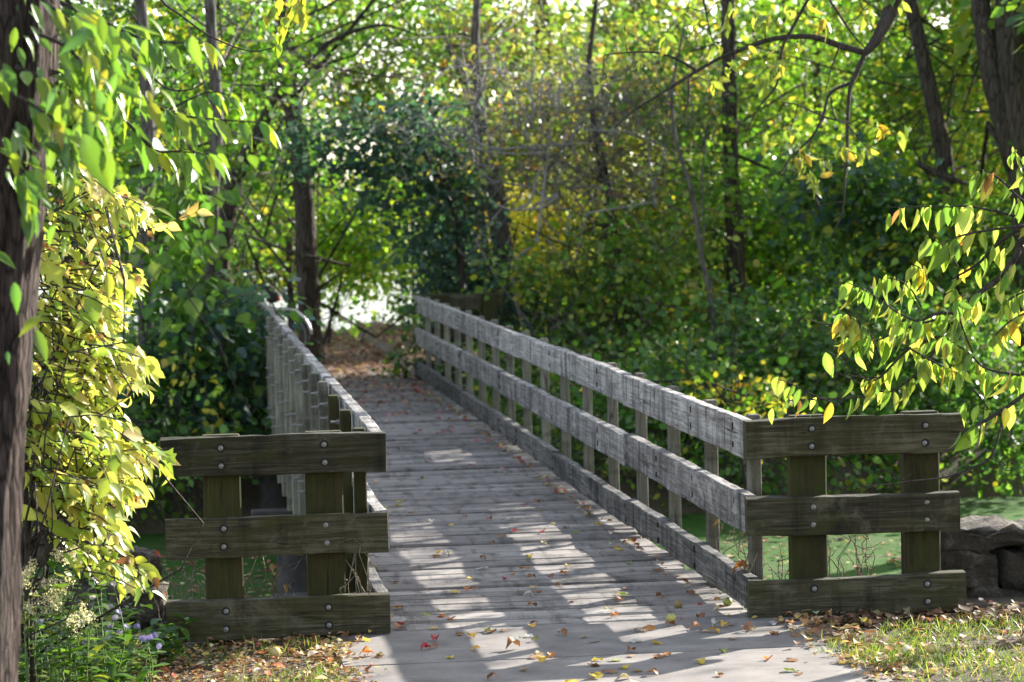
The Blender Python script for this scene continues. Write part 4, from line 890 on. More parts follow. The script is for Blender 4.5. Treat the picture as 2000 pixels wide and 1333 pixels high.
def yellow_shrub():
    D = 11.4; base = P(60, 1250, D); base[2] = 0
    root = thing('yellow_shrub', 'dense yellow-leaved shrub with browning tips between the reddish trunk and the left railing end', 'shrub', base)
    mb = MB(); pos, ax, nr, sz = [], [], [], []
    edge = [(360, 250), (400, 285), (450, 290), (500, 265), (560, 250), (610, 262), (660, 255), (720, 268), (780, 262), (830, 240), (880, 262), (930, 262), (970, 240), (1010, 215), (1060, 220), (1090, 285), (1110, 270)]
    ys = [e[0] for e in edge]; xe = [e[1] for e in edge]
    main = []
    for k in range(9):
        yy = 330+95*k; tip = P(np.interp(yy, ys, xe)-30, yy+20, D+rng.normal(0, 0.25)); start = np.array([0.0, 0.05*k % 0.2, 0.05])
        mid = P(40+rng.normal(0, 10), min(1200, yy+170), D+0.1)-base
        q = rods(mb, [start, (start+mid)/2, mid, (mid+tip-base)/2+np.array([0, 0, 0.05]), tip-base], 0.016, 0.003, 6); main.append(q)
    cc = [(rng.uniform(355, 1120), abs(rng.normal(0, 1))) for _ in range(40)]
    for k in range(470):
        y = cc[k % 40][0]+rng.normal(0, 13) if k % 6 else rng.uniform(355, 1125); xr = np.interp(y, ys, xe); x = xr-cc[k % 40][1]*95-abs(rng.normal(0, 26))-8+(38 if k % 40 in (3, 11, 19, 27) else -12)
        if y > 1010: x = xr-abs(rng.normal(0, 45))-15
        if y > 1010 and rng.random() < 0.5: continue
        if x < 0: x = rng.uniform(20, xr)
        c = P(x, y, D+rng.normal(0, 0.28))-base
        d = norm(RI*rng.normal(0.8, 0.35)+FW*rng.normal(0, 0.5)+np.array([0, 0, rng.normal(-0.15, 0.15)])); ln = 0.22
        q = smooth_path([c-d*ln*0.5, c, c+d*ln*0.5+np.array([0, 0, -0.03])], 3); mb.tube(q, np.linspace(0.004, 0.002, len(q)), 4)
        n = 6; p, t = along(q, n); s = np.where(np.arange(n) % 2 == 0, 1, -1)[:, None]
        side = norm(np.cross(t, np.array([0, 0, 1.0])))*s
        a = side*0.7+t*0.8+np.array([0, 0, -0.42])+rng.normal(0, 0.3, (n, 3)); pos.append(p); ax.append(a)
        nr.append(np.array([0, 0, 0.9])+VIEW*0.45+RI*0.25+rng.normal(0, 0.4, (n, 3))); sz.append(0.07*np.exp(rng.normal(0, 0.3, n)))
    for k in range(90):
        q = main[rng.integers(len(main))]; i = rng.integers(3, len(q)-1); c = pos[rng.integers(len(pos))][0]
        mb.tube(wander(q[i], c, 6, 0.25), np.linspace(0.006, 0.003, 6), 4)
    # the dry tip reaching out to the right
    q = rods(mb, [P(230, 470, D)-base, P(300, 445, D)-base, P(350, 428, D)-base, P(385, 415, D)-base], 0.003, 0.0015, 4)
    mb.build('stem', M['twig_dark'], root, True)
    pos, ax, nr, sz = map(np.concatenate, (pos, ax, nr, sz)); n = len(pos)
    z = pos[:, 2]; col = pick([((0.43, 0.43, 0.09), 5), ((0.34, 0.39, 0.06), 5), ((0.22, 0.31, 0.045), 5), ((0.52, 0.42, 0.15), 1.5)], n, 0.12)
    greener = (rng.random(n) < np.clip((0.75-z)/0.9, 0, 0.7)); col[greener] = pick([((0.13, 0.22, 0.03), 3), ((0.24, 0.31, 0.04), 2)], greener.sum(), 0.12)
    h = n*2//5; T2 = T_LONG; g = n*9//10
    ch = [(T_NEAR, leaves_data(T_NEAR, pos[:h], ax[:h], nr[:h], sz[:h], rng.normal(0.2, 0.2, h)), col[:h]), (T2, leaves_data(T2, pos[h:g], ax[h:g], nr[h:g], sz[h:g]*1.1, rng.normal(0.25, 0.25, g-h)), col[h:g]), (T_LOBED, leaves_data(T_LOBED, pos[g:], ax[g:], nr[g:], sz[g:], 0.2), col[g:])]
    k = 130; i = rng.integers(0, n, k)          # withered brown leaves
    ch.append((T_NEAR, leaves_data(T_NEAR, pos[i]+rng.normal(0, 0.03, (k, 3))+np.array([0.03, -0.03, 0]), ax[i]+rng.normal(0, 0.5, (k, 3)), nr[i]+rng.normal(0, 0.8, (k, 3)), sz[i]*0.55, rng.normal(0.8, 0.3, k)), pick([((0.16, 0.07, 0.03), 3), ((0.28, 0.16, 0.06), 2)], k)))
    p, t = along(q[-9:], 5); ch.append((T_NEAR, leaves_data(T_NEAR, p, RI[None]+rng.normal(0, 0.5, (5, 3)), VIEW[None]+rng.normal(0, 0.6, (5, 3)), np.full(5, 0.075), rng.normal(0.5, 0.4, 5)), pick([((0.5, 0.4, 0.16), 2), ((0.3, 0.2, 0.06), 1)], 5)))
    leaf_mesh('foliage', ch, M['leaf_spotted'], root)
yellow_shrub()

def hanging_sprig():
    D = 14.0; base = P(300, -60, D)
    root = thing('hanging_branch', 'thin twig dipping from the top of the view with a fresh yellow-green leaf spray', 'branch', base)
    mb = MB(); W = lambda l: [P(x, y, D)-base for x, y in l]
    rods(mb, W([(300, -60), (315, 0), (350, 28), (402, 66), (455, 91), (497, 101), (535, 93)]), 0.007, 0.003, 6)
    S = dict(pos=[], ax=[], nr=[], sz=[], bd=[])
    for l in ([(590, -40), (570, 10), (555, 45), (545, 88)], [(600, -40), (588, 10), (592, 38)], [(560, -30), (540, 8), (525, 30)]):
        q = rods(mb, W(l), 0.004, 0.002, 5); frond(q[3:], 6, 0.075, S, 0.9)
    rods(mb, W([(300, -60), (480, -70), (620, -60), (600, -40)]), 0.006, 0.004, 6); rods(mb, W([(480, -70), (590, -40)]), 0.005, 0.004, 5); rods(mb, W([(480, -70), (560, -30)]), 0.005, 0.004, 5)
    mb.build('twig', M['twig_dark'], root, True)
    pos, ax, nr, sz, bd = (np.concatenate(S[k]) for k in ('pos', 'ax', 'nr', 'sz', 'bd')); n = len(pos)
    leaf_mesh('foliage', [(T_NEAR, leaves_data(T_NEAR, pos, ax, nr+VIEW*0.6, sz, bd), pick([((0.24, 0.32, 0.03), 4), ((0.40, 0.36, 0.03), 2)], n, 0.1))], M['leaf_near'], root)
hanging_sprig()

# ---------------------------------------------------------------- wildflowers and weeds by the left end
M['green_stem'] = simple('green stem', (0.10, 0.15, 0.04), 0.6)
def plants():
    def stem_leaves(c, h, n, S, mb, size=0.06, lean=0.25):
        tip = c+np.array([rng.normal(0, lean*h), rng.normal(0, lean*h), h]); q = smooth_path([c, c+(tip-c)*0.5+rng.normal(0, 0.02, 3), tip], 5)
        mb.tube(q, np.linspace(0.004, 0.002, len(q)), 4); p, t = along(q[2:], n); az = rng.random(n)*6.28
        S.append((p, np.stack([np.cos(az), np.sin(az), rng.normal(0.1, 0.3, n)], 1), np.stack([-0.2*np.cos(az), -0.2*np.sin(az), np.ones(n)], 1), size*np.exp(rng.normal(0, 0.3, n)))); return q
    pal = [((0.07, 0.15, 0.02), 4), ((0.12, 0.22, 0.03), 3), ((0.24, 0.28, 0.04), 1.2)]
    T_PETAL = outline_leaf([(0, 0), (0.5, 0.16), (0.85, 0.15), (1, 0)], 0.1)
    asters = [(200, 1125, 'pale lilac aster in bloom before the stone blocks'), (287, 1248, 'deep violet-blue aster nearest the left railing end'), (165, 1238, 'violet aster low between the reddish trunk and the railing'),
              (60, 1228, 'purple aster beside the foot of the reddish trunk'), (12, 1312, 'violet aster in the bottom left corner'), (225, 1215, 'dim blue aster under the stone blocks')]
    for px, py, lab in asters:
        hd = P(px, py, 11.7); base = np.array([hd[0]+rng.normal(0, 0.03), hd[1]+0.03, 0.0]); root = thing('aster_plant', lab, 'flower', base, 'asters in bloom by the left railing end')
        mb = MB(); S = []; heads = []; h = max(0.1, hd[2])
        for k in range(5):
            q = stem_leaves(np.zeros(3), h*rng.uniform(0.75, 1.0), 9, S, mb, 0.055, 0.12); heads.append(q[-1])
        heads = [hd-base+rng.normal(0, 0.035, 3) for _ in range(5)]+heads[:3]
        mb.build('stem', M['green_stem'], root, True)
        p, a, n_, s = (np.concatenate([x[i] for x in S]) for i in range(4)); leaf_mesh('leaves', [(T_DIAMOND, leaves_data(T_DIAMOND, p, a, n_, s), pick(pal, len(p)))], M['leaf'], root)
        pp, aa, nn = [], [], []
        for c in heads:
            nrm = norm(VIEW+np.array([0.2, 0, 0.7])+rng.normal(0, 0.3, 3)); u = norm(np.cross(nrm, [0.3, 0.2, 1])); w = np.cross(nrm, u)
            for k in range(12): an = k*math.pi/6; pp.append(c); aa.append(u*math.cos(an)+w*math.sin(an)+nrm*0.2); nn.append(nrm)
        pc = {0: ((0.55, 0.5, 0.72), 1), 1: ((0.16, 0.13, 0.42), 1)}.get(asters.index((px, py, lab)), ((0.22, 0.19, 0.42), 1))
        for h0 in range(0, len(pp), 12):
            sl_ = slice(h0, h0+12); leaf_mesh('flower_head', [(T_PETAL, leaves_data(T_PETAL, np.array(pp[sl_]), np.array(aa[sl_]), np.array(nn[sl_]), np.full(12, 0.016)), pick([pc], 12, 0.15))], M['leaf'], root)
    whites = [(45, 1128, 'creamy white fluffy flower head beside the reddish trunk'), (128, 1082, 'pale fluffy flower head right under the yellow shrub'), (110, 1150, 'dull white fluffy flower head below its neighbours'), (85, 1188, 'low greyish fluffy flower head in the weeds'), (160, 1205, 'small faded fluffy flower head left of the stone blocks')]
    for px, py, lab in whites:
        hd = P(px, py, 11.3); base = np.array([hd[0], hd[1]+0.04, 0.0]); root = thing('white_wildflower', lab, 'flower', base, 'fluffy white wildflowers')
        mb = MB(); S = []
        for k in range(3): stem_leaves(np.zeros(3), hd[2]*rng.uniform(0.8, 1.0), 9, S, mb, 0.08, 0.08)
        mb.build('stem', M['green_stem'], root, True)
        p, a, n_, s = (np.concatenate([x[i] for x in S]) for i in range(4)); leaf_mesh('leaves', [(T_DIAMOND, leaves_data(T_DIAMOND, p, a, n_, s), pick(pal, len(p)))], M['leaf'], root)
        n = 420; cl = hd-base+rng.normal(0, 1, (14, 3))*np.array([0.04, 0.03, 0.022]); pos = cl[rng.integers(0, 14, n)]+rng.normal(0, 0.011, (n, 3))
        leaf_mesh('flower_head', [(T_DIAMOND, leaves_data(T_DIAMOND, pos, rng.normal(size=(n, 3))+np.array([0, 0, 0.5]), rng.normal(size=(n, 3)), np.full(n, 0.011)), pick([((0.62, 0.58, 0.48), 3), ((0.5, 0.42, 0.33), 1)], n, 0.1))], M['leaf'], root)
    # leafy weeds too many to count
    S = []; mb = MB(); n = 150
    for k in range(n):
        x = rng.uniform(-2.75, -1.95); y = rng.uniform(-1.7, 0.15)
        if x > -2.15 and y < -0.5: continue
        stem_leaves(np.array([x, y, -0.02]), rng.uniform(0.08, 0.34)*(1.0 if x < -2.2 else 0.6), 12, S, mb, 0.065, 0.25)
    p, a, n_, s = (np.concatenate([x[i] for x in S]) for i in range(4)); c = [(T_OVATE, leaves_data(T_OVATE, p, a, n_, s, 0.2), pick(pal+[((0.05, 0.11, 0.03), 3)], len(p)))]
    o = leaf_mesh('weeds', c, M['leaf']); o['kind'] = 'stuff'
plants()

# ---------------------------------------------------------------- stone walls
def stone_mat():
    m, nt, b, out = mat('lichened field stone'); tc = N(nt, 'ShaderNodeTexCoord').outputs['Object']
    n1 = noise(nt, tc, 7, 8, 0.7); n2 = noise(nt, tc, 45, 4, 0.7)
    c = ramp(nt, n1, [(0.3, (0.028, 0.022, 0.016)), (0.52, (0.075, 0.058, 0.04)), (0.72, (0.28, 0.245, 0.20))])
    c = mixc(nt, ramp(nt, n2, [(0.5, (0, 0, 0)), (0.66, (0.6,)*3)]), c, (0.09, 0.085, 0.06))
    nt.links.new(c, b.inputs['Base Color']); b.inputs['Roughness'].default_value = 0.95; bump(nt, b, n1, 1.0, 0.12); return m
M['stone'] = stone_mat()
def stone(mb, c, d, jit=0.012):
    bm = bmesh.new(); bmesh.ops.create_cube(bm, size=1.0); bmesh.ops.subdivide_edges(bm, edges=bm.edges[:], cuts=5, use_grid_fill=True)
    ph = rng.random((3, 3))*6; bm.verts.ensure_lookup_table()
    v = np.array([x.co for x in bm.verts])*2; L_ = np.abs(v)
    r = (np.sum(L_**16, 1))**(1/16); v = v/r[:, None]*0.98
    v = v*np.array(d)/2; v = v+np.array(d).min()*0.09*np.sin(v[:, [1, 2, 0]]*17+ph[0])+rng.normal(0, jit*0.6, v.shape)
    f = [[x.index for x in q.verts] for q in bm.faces]; bm.free(); mb.add(v+np.array(c), f)
def walls():
    mb = MB(); base = np.array([-2.5, 1.0, 0.0])
    root = thing('stone_wall', 'low broken stone wall left of the bridge, half hidden by yellow leaves', 'wall', base)
    for x in np.arange(-1.1, 0.5, 0.29):
        for z in (-0.32, -0.12, 0.08): stone(mb, (x+rng.normal(0, 0.02)+(0.12 if z == -0.12 else 0), rng.normal(0, 0.02), z), (0.28, 0.3, 0.19))
    mb.build('stonework', M['stone'], root, True)
    for (px, py, w, h) in ((270, 1088, 0.22, 0.16), (178, 1048, 0.19, 0.19), (110, 1050, 0.24, 0.17)):
        b2 = MB(); c = P(px, py, 14.1); stone(b2, (0, 0, 0), (w, 0.26, h)); b2.build('cap_stone', M['stone'], root, True, loc=c-base+np.array([0, 0, -0.04]))
    b2 = MB(); base = np.array([2.9, 0.75, -0.05]); root = thing('stone_wall', 'dark stone wall with a pale top, right of the right railing end', 'wall', base)
    for x in np.arange(-0.7, 3.0, 0.33):
        for k, z in enumerate((-0.25, -0.03, 0.17)): stone(b2, (x+rng.normal(0, 0.03)+0.15*(k % 2), rng.normal(0, 0.03), z), (0.34, 0.42, 0.21))
    b2.build('stonework', M['stone'], root, True)
    for x in np.arange(-0.62, 2.9, 0.5):
        b3 = MB(); stone(b3, (0, 0, 0), (0.52, 0.5, 0.12), 0.02); b3.build('cap_stone', M['stone'], root, True, loc=(x, rng.normal(0, 0.03), 0.315+rng.normal(0, 0.02)))
walls()

# ---------------------------------------------------------------- dry stems, litter, grass
def dry_weed(label, px0, px1, n, hgt, y, seed):
    g = np.random.default_rng(seed); mb = MB(); base = G((px0+px1)/2, 1190, 0.0); base = np.array([base[0], y, -0.15])
    root = thing('dry_weed', label, 'weed', base, None); ends = []
    for k in range(n):
        x = P(g.uniform(px0, px1), 1150, 13.09+y)[0]-base[0]; p0 = np.array([x, g.normal(0, 0.05), 0]); p1 = p0+np.array([g.normal(0, 0.07), g.normal(0, 0.05), hgt*g.uniform(0.5, 1.0)+0.15])
        q = wander(p0, p1, 7, 0.18); mb.tube(q, np.linspace(0.0045, 0.002, 7), 5)
        for j in range(g.integers(1, 4)):
            a = q[g.integers(3, 7)]; e = a+np.array([g.normal(0, 0.07), g.normal(0, 0.05), abs(g.normal(0.05, 0.05))]); mb.tube(wander(a, e, 4, 0.3), np.linspace(0.003, 0.0015, 4), 4); ends.append(e)
    mb.build('stem', M['dry_stem'], root, True)
    k = max(2, n//3); e = np.array(ends)[:k]
    leaf_mesh('withered_leaf', [(T_NEAR, leaves_data(T_NEAR, e, g.normal(0, 0.4, (k, 3))-np.array([0, 0, 1.0]), g.normal(size=(k, 3)), np.full(k, 0.05), g.normal(0.8, 0.3, k)), pick([((0.30, 0.08, 0.04), 2), ((0.3, 0.18, 0.08), 1)], k))], M['dryleaf'], root)
M['dry_stem'] = bark('dry weed stem', (0.16, 0.12, 0.09), (0.36, 0.29, 0.22), 30, 0.3, 0.2)
dry_weed('dry stalks standing behind the right railing end between its two posts', 1640, 1760, 14, 0.42, 0.35, 1)
dry_weed('dry stalks between the corner and the first post of the right railing end', 1495, 1545, 10, 0.38, 0.35, 2)
dry_weed('dry stalks beside the corner post of the right railing', 1452, 1478, 8, 0.5, 1.2, 3)
dry_weed('dry stalks right of the first post behind the left railing end', 485, 545, 10, 0.42, 0.3, 4)
dry_weed('tall dry vine stems between the second post and the corner of the left railing end', 675, 705, 7, 0.62, 0.12, 5)
dry_weed('thin dry twigs left of the first post behind the left railing end', 325, 400, 11, 0.35, 0.4, 6)
LITTER = [((0.30, 0.17, 0.08), 4), ((0.40, 0.28, 0.15), 3), ((0.20, 0.10, 0.05), 3), ((0.48, 0.36, 0.10), 1.5), ((0.36, 0.11, 0.05), 1.2), ((0.5, 0.42, 0.3), 1.5)]
def litter_chunk(x, y, z, size, pal, lift=0.012, tilt=0.3):
    n = len(x); pos = np.stack([x, y, z+np.abs(rng.normal(0, lift, n))+0.004], 1); az = rng.random(n)*6.28
    ax = np.stack([np.cos(az), np.sin(az), rng.normal(0, tilt*0.5, n)], 1); nr = np.stack([rng.normal(0, tilt, n), rng.normal(0, tilt, n), np.ones(n)], 1)
    return (T_NEAR, leaves_data(T_NEAR, pos, ax, nr, size*np.exp(rng.normal(0, 0.3, n)), rng.normal(0.1, 0.7, n), 1.0), pick(pal, n, 0.25))
def litter():
    ch = []
    x, y = rng.uniform(-2.8, -1.22, 3600), rng.uniform(-1.9, 0.1, 3600); ch.append(litter_chunk(x, y, terrain(x, y), 0.036, LITTER, 0.015))
    x, y = rng.uniform(1.0, 3.2, 1100), rng.uniform(-1.9, 0.2, 1100); ch.append(litter_chunk(x, y, terrain(x, y), 0.045, LITTER, 0.015))
    x, y = rng.uniform(1.25, 3.2, 700), rng.uniform(-0.36, -0.02, 700); ch.append(litter_chunk(x, y, terrain(x, y), 0.05, [((0.12, 0.07, 0.04), 3), ((0.2, 0.13, 0.08), 1)], 0.02))
    n = 260; x, y = -1.2+rng.normal(0, 0.07, n), rng.uniform(-1.8, 0.05, n); ch.append(litter_chunk(x, y, 0*x+0.003, 0.04, LITTER, 0.008, 0.3))
    x, y = 1.2+rng.normal(0, 0.09, n), rng.uniform(-1.8, 0.0, n); ch.append(litter_chunk(x, y, 0*x+0.003, 0.045, LITTER, 0.008, 0.3))
    for sx in (-1, 1):
        n = 170; x, y = sx*(0.87-np.abs(rng.normal(0, 0.03, n))), rng.uniform(0.1, 18, n); ch.append(litter_chunk(x, y, 0*x-0.02, 0.045, LITTER, 0.008, 0.35))
    o = leaf_mesh('leaf_litter', ch, M['dryleaf']); o['kind'] = 'stuff'
    ch = []
    x, y = rng.uniform(-2.0, 1.7, 6500), rng.uniform(18.9, 33.6, 6500); ch.append(litter_chunk(x, y, terrain(x, y)+0.045, 0.085, [((0.26, 0.14, 0.10), 4), ((0.36, 0.22, 0.15), 3), ((0.18, 0.09, 0.07), 3), ((0.42, 0.3, 0.14), 1)], 0.008, 0.2))
    x, y = rng.uniform(-8, 14, 5000), rng.uniform(17, 36, 5000); k = np.abs(x) > 1.9; x, y = x[k], y[k]; ch.append(litter_chunk(x, y, terrain(x, y), 0.12, LITTER, 0.03))
    n = 420; x, y = rng.uniform(-0.86, 0.86, n), 19.1-np.abs(rng.normal(0, 2.6, n)); k = y > 9; ch.append(litter_chunk(x[k], y[k], -0.02+0*x[k], 0.075, [((0.26, 0.14, 0.10), 4), ((0.36, 0.22, 0.15), 3), ((0.4, 0.08, 0.07), 1)], 0.004, 0.2))
    o = leaf_mesh('far_leaf_litter', ch, M['dryleaf']); o['kind'] = 'stuff'
    # grass
    T_BLADE = outline_leaf([(0, 0.03), (0.5, 0.035), (1, 0)], 0.2) if False else (np.array([(0, -0.035, 0), (0, 0.035, 0), (0.55, 0.028, 0), (0.55, -0.028, 0), (1, 0, 0)], float), [(0, 1, 2, 3), (3, 2, 4)])
    px = []; 
    for x0, x1, y0, y1, n in ((1.12, 3.2, -2.0, -0.42, 5200), (1.5, 3.2, -0.5, -0.3, 500), (-1.75, -1.25, -1.9, -0.9, 700), (-2.1, -1.3, -0.6, -0.1, 260), (1.02, 1.3, -1.9, -0.5, 700), (-1.34, -1.2, -1.9, -0.15, 240)):
        x, y = rng.uniform(x0, x1, n), rng.uniform(y0, y1, n); k = np.sin(x*5.1+1.3*np.sin(y*4))+np.sin(y*6.3+x*2)+rng.normal(0, 0.7, n) > -0.35; px.append(np.stack([x, y], 1)[k])
    q = np.concatenate(px); n = len(q); pos = np.stack([q[:, 0], q[:, 1], terrain(q[:, 0], q[:, 1])], 1)
    ax = rng.normal(0, 0.55, (n, 3)); ax[:, 2] = 1; nr = rng.normal(size=(n, 3)); nr[:, 2] = 0
    o = leaf_mesh('grass', [(T_BLADE, leaves_data(T_BLADE, pos, ax, nr, rng.uniform(0.035, 0.09, n), rng.normal(0.2, 0.3, n)), pick([((0.12, 0.2, 0.03), 4), ((0.2, 0.26, 0.05), 3), ((0.36, 0.33, 0.14), 1.3)], n))], M['grass']); o['kind'] = 'stuff'
litter()

# fallen leaves one can count: on the path, on the deck, on the pond
FALL = {'brown': (0.22, 0.11, 0.05), 'tan': (0.44, 0.33, 0.2), 'yellow': (0.6, 0.42, 0.06), 'red': (0.45, 0.05, 0.05), 'pink': (0.55, 0.17, 0.24), 'orange': (0.5, 0.2, 0.04), 'pale grey': (0.5, 0.47, 0.43), 'green': (0.2, 0.26, 0.05)}
def fallen_mesh(col, shape):
    bend = {'curled': 0.5, 'cupped': 0.35, 'flat': 0.05}[shape]; fold = {'curled': 0.75, 'cupped': 0.5, 'flat': 0.1}[shape]
    T = outline_leaf([(0, 0), (0.1, 0.16), (0.25, 0.3), (0.42, 0.32), (0.6, 0.25), (0.78, 0.13), (0.9, 0.05), (1, 0)], fold)
    v = leaves_data(T, np.zeros((1, 3)), np.array([[1.0, 0, 0]]), np.array([[0, 0.1, 1.0]]), np.array([1.0]), -bend*1.1 if shape == 'cupped' else bend*1.5, 1.0)
    v[..., 0] -= v[..., 0].mean(); v[..., 1:] += rng.normal(0, 0.05, v[..., 1:].shape); v[..., 2] -= v[..., 2].min()
    st = np.array(col)*np.exp(rng.normal(0, 0.1, 3)); o = leaf_mesh('fallen_leaf', [(T, v, st[None])], M['dryleaf']); me = o.data; bpy.data.objects.remove(o); return me
FM = {(c, s): fallen_mesh(v, s) for c, v in FALL.items() for s in ('curled', 'cupped', 'flat')}
def drop(col, shape, x, y, z, size, label, group, tilt=0.25):
    o = bpy.data.objects.new('fallen_leaf', FM[(col, shape)]); link(o); o.location = (x, y, z)
    o.scale = (size, size*rng.uniform(0.8, 1.1), size*rng.uniform(0.6, 1.0)); o.rotation_euler = (rng.normal(0, tilt*0.5), rng.normal(0, tilt*0.5), rng.random()*6.28)
    tag(o, label, 'leaf', group); return o
cols = list(FALL)
def scatter(n, x0, x1, y0, y1, z, weights, place, s0, s1, right=False):
    w = np.array(weights, float); w /= w.sum()
    for k in range(n):
        c = cols[rng.choice(len(cols), p=w)]; sh = ('curled', 'cupped', 'flat')[rng.choice(3, p=(0.4, 0.35, 0.25))]
        x = rng.uniform(x0, x1); y = y0+(y1-y0)*rng.random()
        if right and rng.random() < 0.5: x = x1-abs(rng.normal(0, 0.12))
        drop(c, sh, x, y, z, rng.uniform(s0, s1), f'{sh} {c} leaf fallen on {place}', f'{c} leaves fallen on {place}')
scatter(70, -1.15, 1.15, -1.7, 0.02, 0.002, (5, 4, 3, 0.6, 0, 2, 1.5, 0.6), 'the concrete path', 0.055, 0.09)
scatter(85, -0.85, 0.85, 0.1, 6.0, -0.022, (4, 4, 2.5, 0.8, 1, 1.5, 2, 1.2), 'the near deck planks', 0.05, 0.08)
scatter(95, -0.85, 0.86, 6.0, 18.6, -0.022, (3, 2, 2, 4, 3.5, 1, 1, 1.5), 'the far deck planks', 0.05, 0.085, True)
scatter(22, -2.4, -0.9, 3.5, 12.5, -1.195, (2, 2, 2, 2.5, 4, 1, 1.5, 0), 'the duckweed left of the bridge', 0.08, 0.13)
scatter(20, 1.0, 3.4, 3.5, 12.5, -1.195, (3, 3, 3, 0, 0.5, 1, 0, 0), 'the duckweed right of the bridge', 0.07, 0.12)
ch = []
for x0, x1, n in ((-4, -0.9, 1100), (1.0, 5.0, 1200)):
    x, y = rng.uniform(x0, x1, n), rng.uniform(2.6, 13.0, n)
    ch.append(litter_chunk(x, y, 0*x-1.194, 0.07, [((0.3, 0.2, 0.1), 3), ((0.4, 0.34, 0.16), 3), ((0.42, 0.12, 0.14), 1.5), ((0.12, 0.09, 0.05), 2)], 0.003, 0.15))
o = leaf_mesh('floating_leaf_litter', ch, M['dryleaf']); o['kind'] = 'stuff'
for c, sh, px, py, s, z, lab in (('orange', 'cupped', 1025, 1112, 0.085, -0.02, 'large bright orange-red leaf alone in the middle of the deck'), ('yellow', 'cupped', 1368, 1295, 0.085, 0.004, 'bright yellow leaf at the lower right of the path'),
        ('pale grey', 'flat', 785, 1214, 0.085, 0.003, 'pale silvery oval leaf lying flat beside the left railing corner'), ('orange', 'curled', 715, 1280, 0.1, 0.004, 'rusty red curled leaf at the left edge of the path'),
        ('brown', 'curled', 1000, 1268, 0.11, 0.004, 'biggest crumpled brown leaf in the middle of the path'), ('orange', 'cupped', 780, 1188, 0.1, -0.02, 'rust-coloured leaf against the left railing corner on the last planks'),
        ('yellow', 'cupped', 1165, 1323, 0.1, 0.004, 'golden leaf at the bottom edge of the path'), ('yellow', 'cupped', 918, 1131, 0.06, -0.02, 'small golden leaf next to a pale one on the near deck')):
    p = G(px, py, z); drop(c, sh, p[0], p[1], z, s, lab, None, 0.1)
o = drop('orange', 'curled', W2+0.03, 0.35, 0.2, 0.13, 'brown-orange leaf hanging over the low board of the right railing corner', None, 0.3)

def fruit(px, py, z, r, col, lab):
    mb = MB(); p = G(px, py, z+r); mb.ball((0, 0, r), r, 0, (1, 1, 0.94), 16, 11, 0.012); mb.tube([(0, 0, 1.85*r), (0.002, 0, 2.05*r)], [0.003, 0.002], 5, 1)
    o = mb.build('walnut', [simple('fruit skin '+lab[:12], col, 0.5, var=0.25, scale=60), M['twig_dark']], None, True, loc=(p[0], p[1], z)); tag(o, lab, 'fruit', 'fallen walnuts')
fruit(1311, 1208, 0.0, 0.025, (0.42, 0.38, 0.10), 'yellow-green round walnut on the path near the right railing corner')
fruit(1325, 1181, -0.025, 0.024, (0.24, 0.17, 0.07), 'brownish walnut on the last plank of the deck')
fruit(1421, 1176, -0.025, 0.025, (0.26, 0.28, 0.06), 'green walnut tucked under the low board of the right railing')
fruit(537, 1274, 0.0, 0.026, (0.46, 0.38, 0.14), 'yellow walnut among the leaf litter before the left railing end')
fruit(1820, 1268, 0.0, 0.026, (0.50, 0.38, 0.12), 'yellow walnut in the grass before the right railing end')

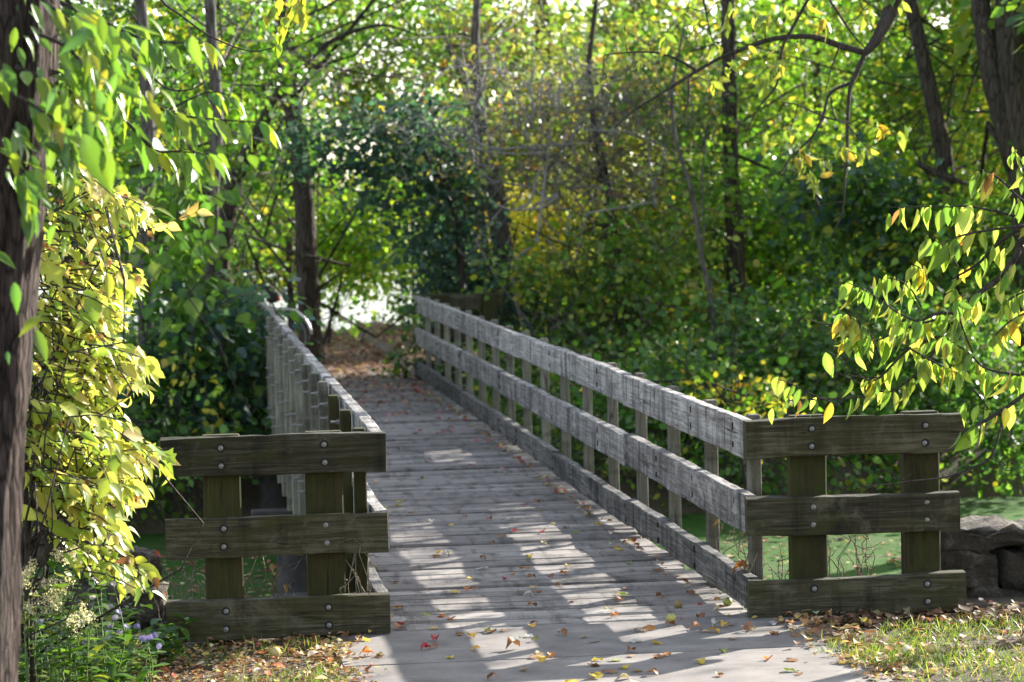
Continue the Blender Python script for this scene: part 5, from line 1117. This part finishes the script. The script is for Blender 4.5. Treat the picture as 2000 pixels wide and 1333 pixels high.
# ---------------------------------------------------------------- bicycle at the far end
def bicycle():
    base = G(482, 709, 0.03); root = thing('bicycle', 'blue bicycle with black saddle bag beyond the far end of the left railing', 'bicycle', base)
    root.rotation_euler = (0.06, 0, math.radians(168)); R = 0.335
    for k, x in enumerate((-0.5, 0.52)):
        mb = MB(); an = np.linspace(0, 2*math.pi, 41); mb.tube(np.stack([R*np.cos(an), 0*an, R*np.sin(an)], 1), 0.02, 10, cap=False)
        w = mb.build('wheel', M['rubber'], root, True, loc=(x, 0, R))
        m2 = MB(); m2.tube(np.stack([(R-0.03)*np.cos(an), 0*an, (R-0.03)*np.sin(an)], 1), 0.011, 8, cap=False); m2.build('rim', M['galv'], w, True)
        m3 = MB(); m3.tube([(0, -0.05, 0), (0, 0.05, 0)], [0.022]*2, 10)
        for i in range(18): a = i*math.pi/9; m3.tube([(0, 0.02*(-1)**i, 0), ((R-0.03)*math.cos(a), 0, (R-0.03)*math.sin(a))], [0.0015]*2, 4)
        m3.build('spokes', M['galv'], w)
        mf = MB(); aa = np.linspace(math.radians(-5 if k == 0 else 40), math.radians(175 if k == 0 else 170), 20)
        for i in range(19): pass
        pr = np.stack([(R+0.045)*np.cos(aa), 0*aa, (R+0.045)*np.sin(aa)], 1); mf.tube(pr*np.array([1, 1, 1]), 0.022, 8); mf.build('mudguard', M['fender'], root, True, loc=(x, 0, R))
    mb = MB(); bb = (-0.06, 0, 0.28); st = (-0.2, 0, 0.8); hd = (0.35, 0, 0.83); hl = (0.38, 0, 0.68); rx = (-0.5, 0, R); fx = (0.52, 0, R)
    for a, b, r in ((bb, st, 0.017), (st, hd, 0.016), (hl, bb, 0.019), (hd, hl, 0.02)): mb.tube([a, b], [r, r], 10)
    for s in (-0.045, 0.045):
        mb.tube([(bb[0], s, bb[2]), (rx[0], s, rx[2])], [0.01]*2, 8); mb.tube([(st[0], s*0.5, st[2]-0.04), (rx[0], s, rx[2])], [0.009]*2, 8); mb.tube([(hl[0], s, hl[2]), (fx[0], s, fx[2])], [0.012]*2, 8)
    mb.build('frame', M['blue'], root, True)
    mb = MB(); mb.tube([st, (-0.235, 0, 0.97)], [0.014]*2, 8); mb.build('seat_post', M['galv'], root, True)
    mb = MB(); mb.ball((-0.25, 0, 1.0), 0.1, 0, (1.35, 0.75, 0.32), 14, 9); mb.tube([(-0.2, 0, 1.0), (-0.05, 0, 1.0)], [0.045, 0.02], 10); mb.build('saddle', M['black'], root, True)
    mb = MB(); mb.box((-0.36, 0, 0.88), (0.16, 0.13, 0.17), bev=0.03); mb.build('saddle_bag', M['black'], root)
    mb = MB(); mb.tube([(-0.44, 0, 0.85), (-0.465, 0, 0.85)], [0.035, 0.033], 12); mb.build('rear_light', M['red'], root)
    mb = MB(); mb.tube([hd, (0.34, 0, 0.98)], [0.014]*2, 8); mb.tube(smooth_path([(0.28, -0.3, 1.02), (0.36, -0.15, 1.0), (0.36, 0, 0.99), (0.36, 0.15, 1.0), (0.28, 0.3, 1.02)], 4), 0.012, 8); mb.build('handlebar', M['black'], root, True)
    mb = MB(); mb.tube([(bb[0], -0.09, bb[2]), (bb[0], 0.09, bb[2])], [0.02]*2, 10); mb.tube([(bb[0], -0.06, bb[2]), (bb[0]+0.12, -0.06, bb[2]-0.12)], [0.011]*2, 6); mb.tube([(bb[0], 0.06, bb[2]), (bb[0]-0.12, 0.06, bb[2]+0.12)], [0.011]*2, 6)
    mb.box((bb[0]+0.12, -0.11, bb[2]-0.12), (0.08, 0.09, 0.02)); mb.box((bb[0]-0.12, 0.11, bb[2]+0.12), (0.08, 0.09, 0.02)); mb.build('crank', M['black'], root)
bicycle()
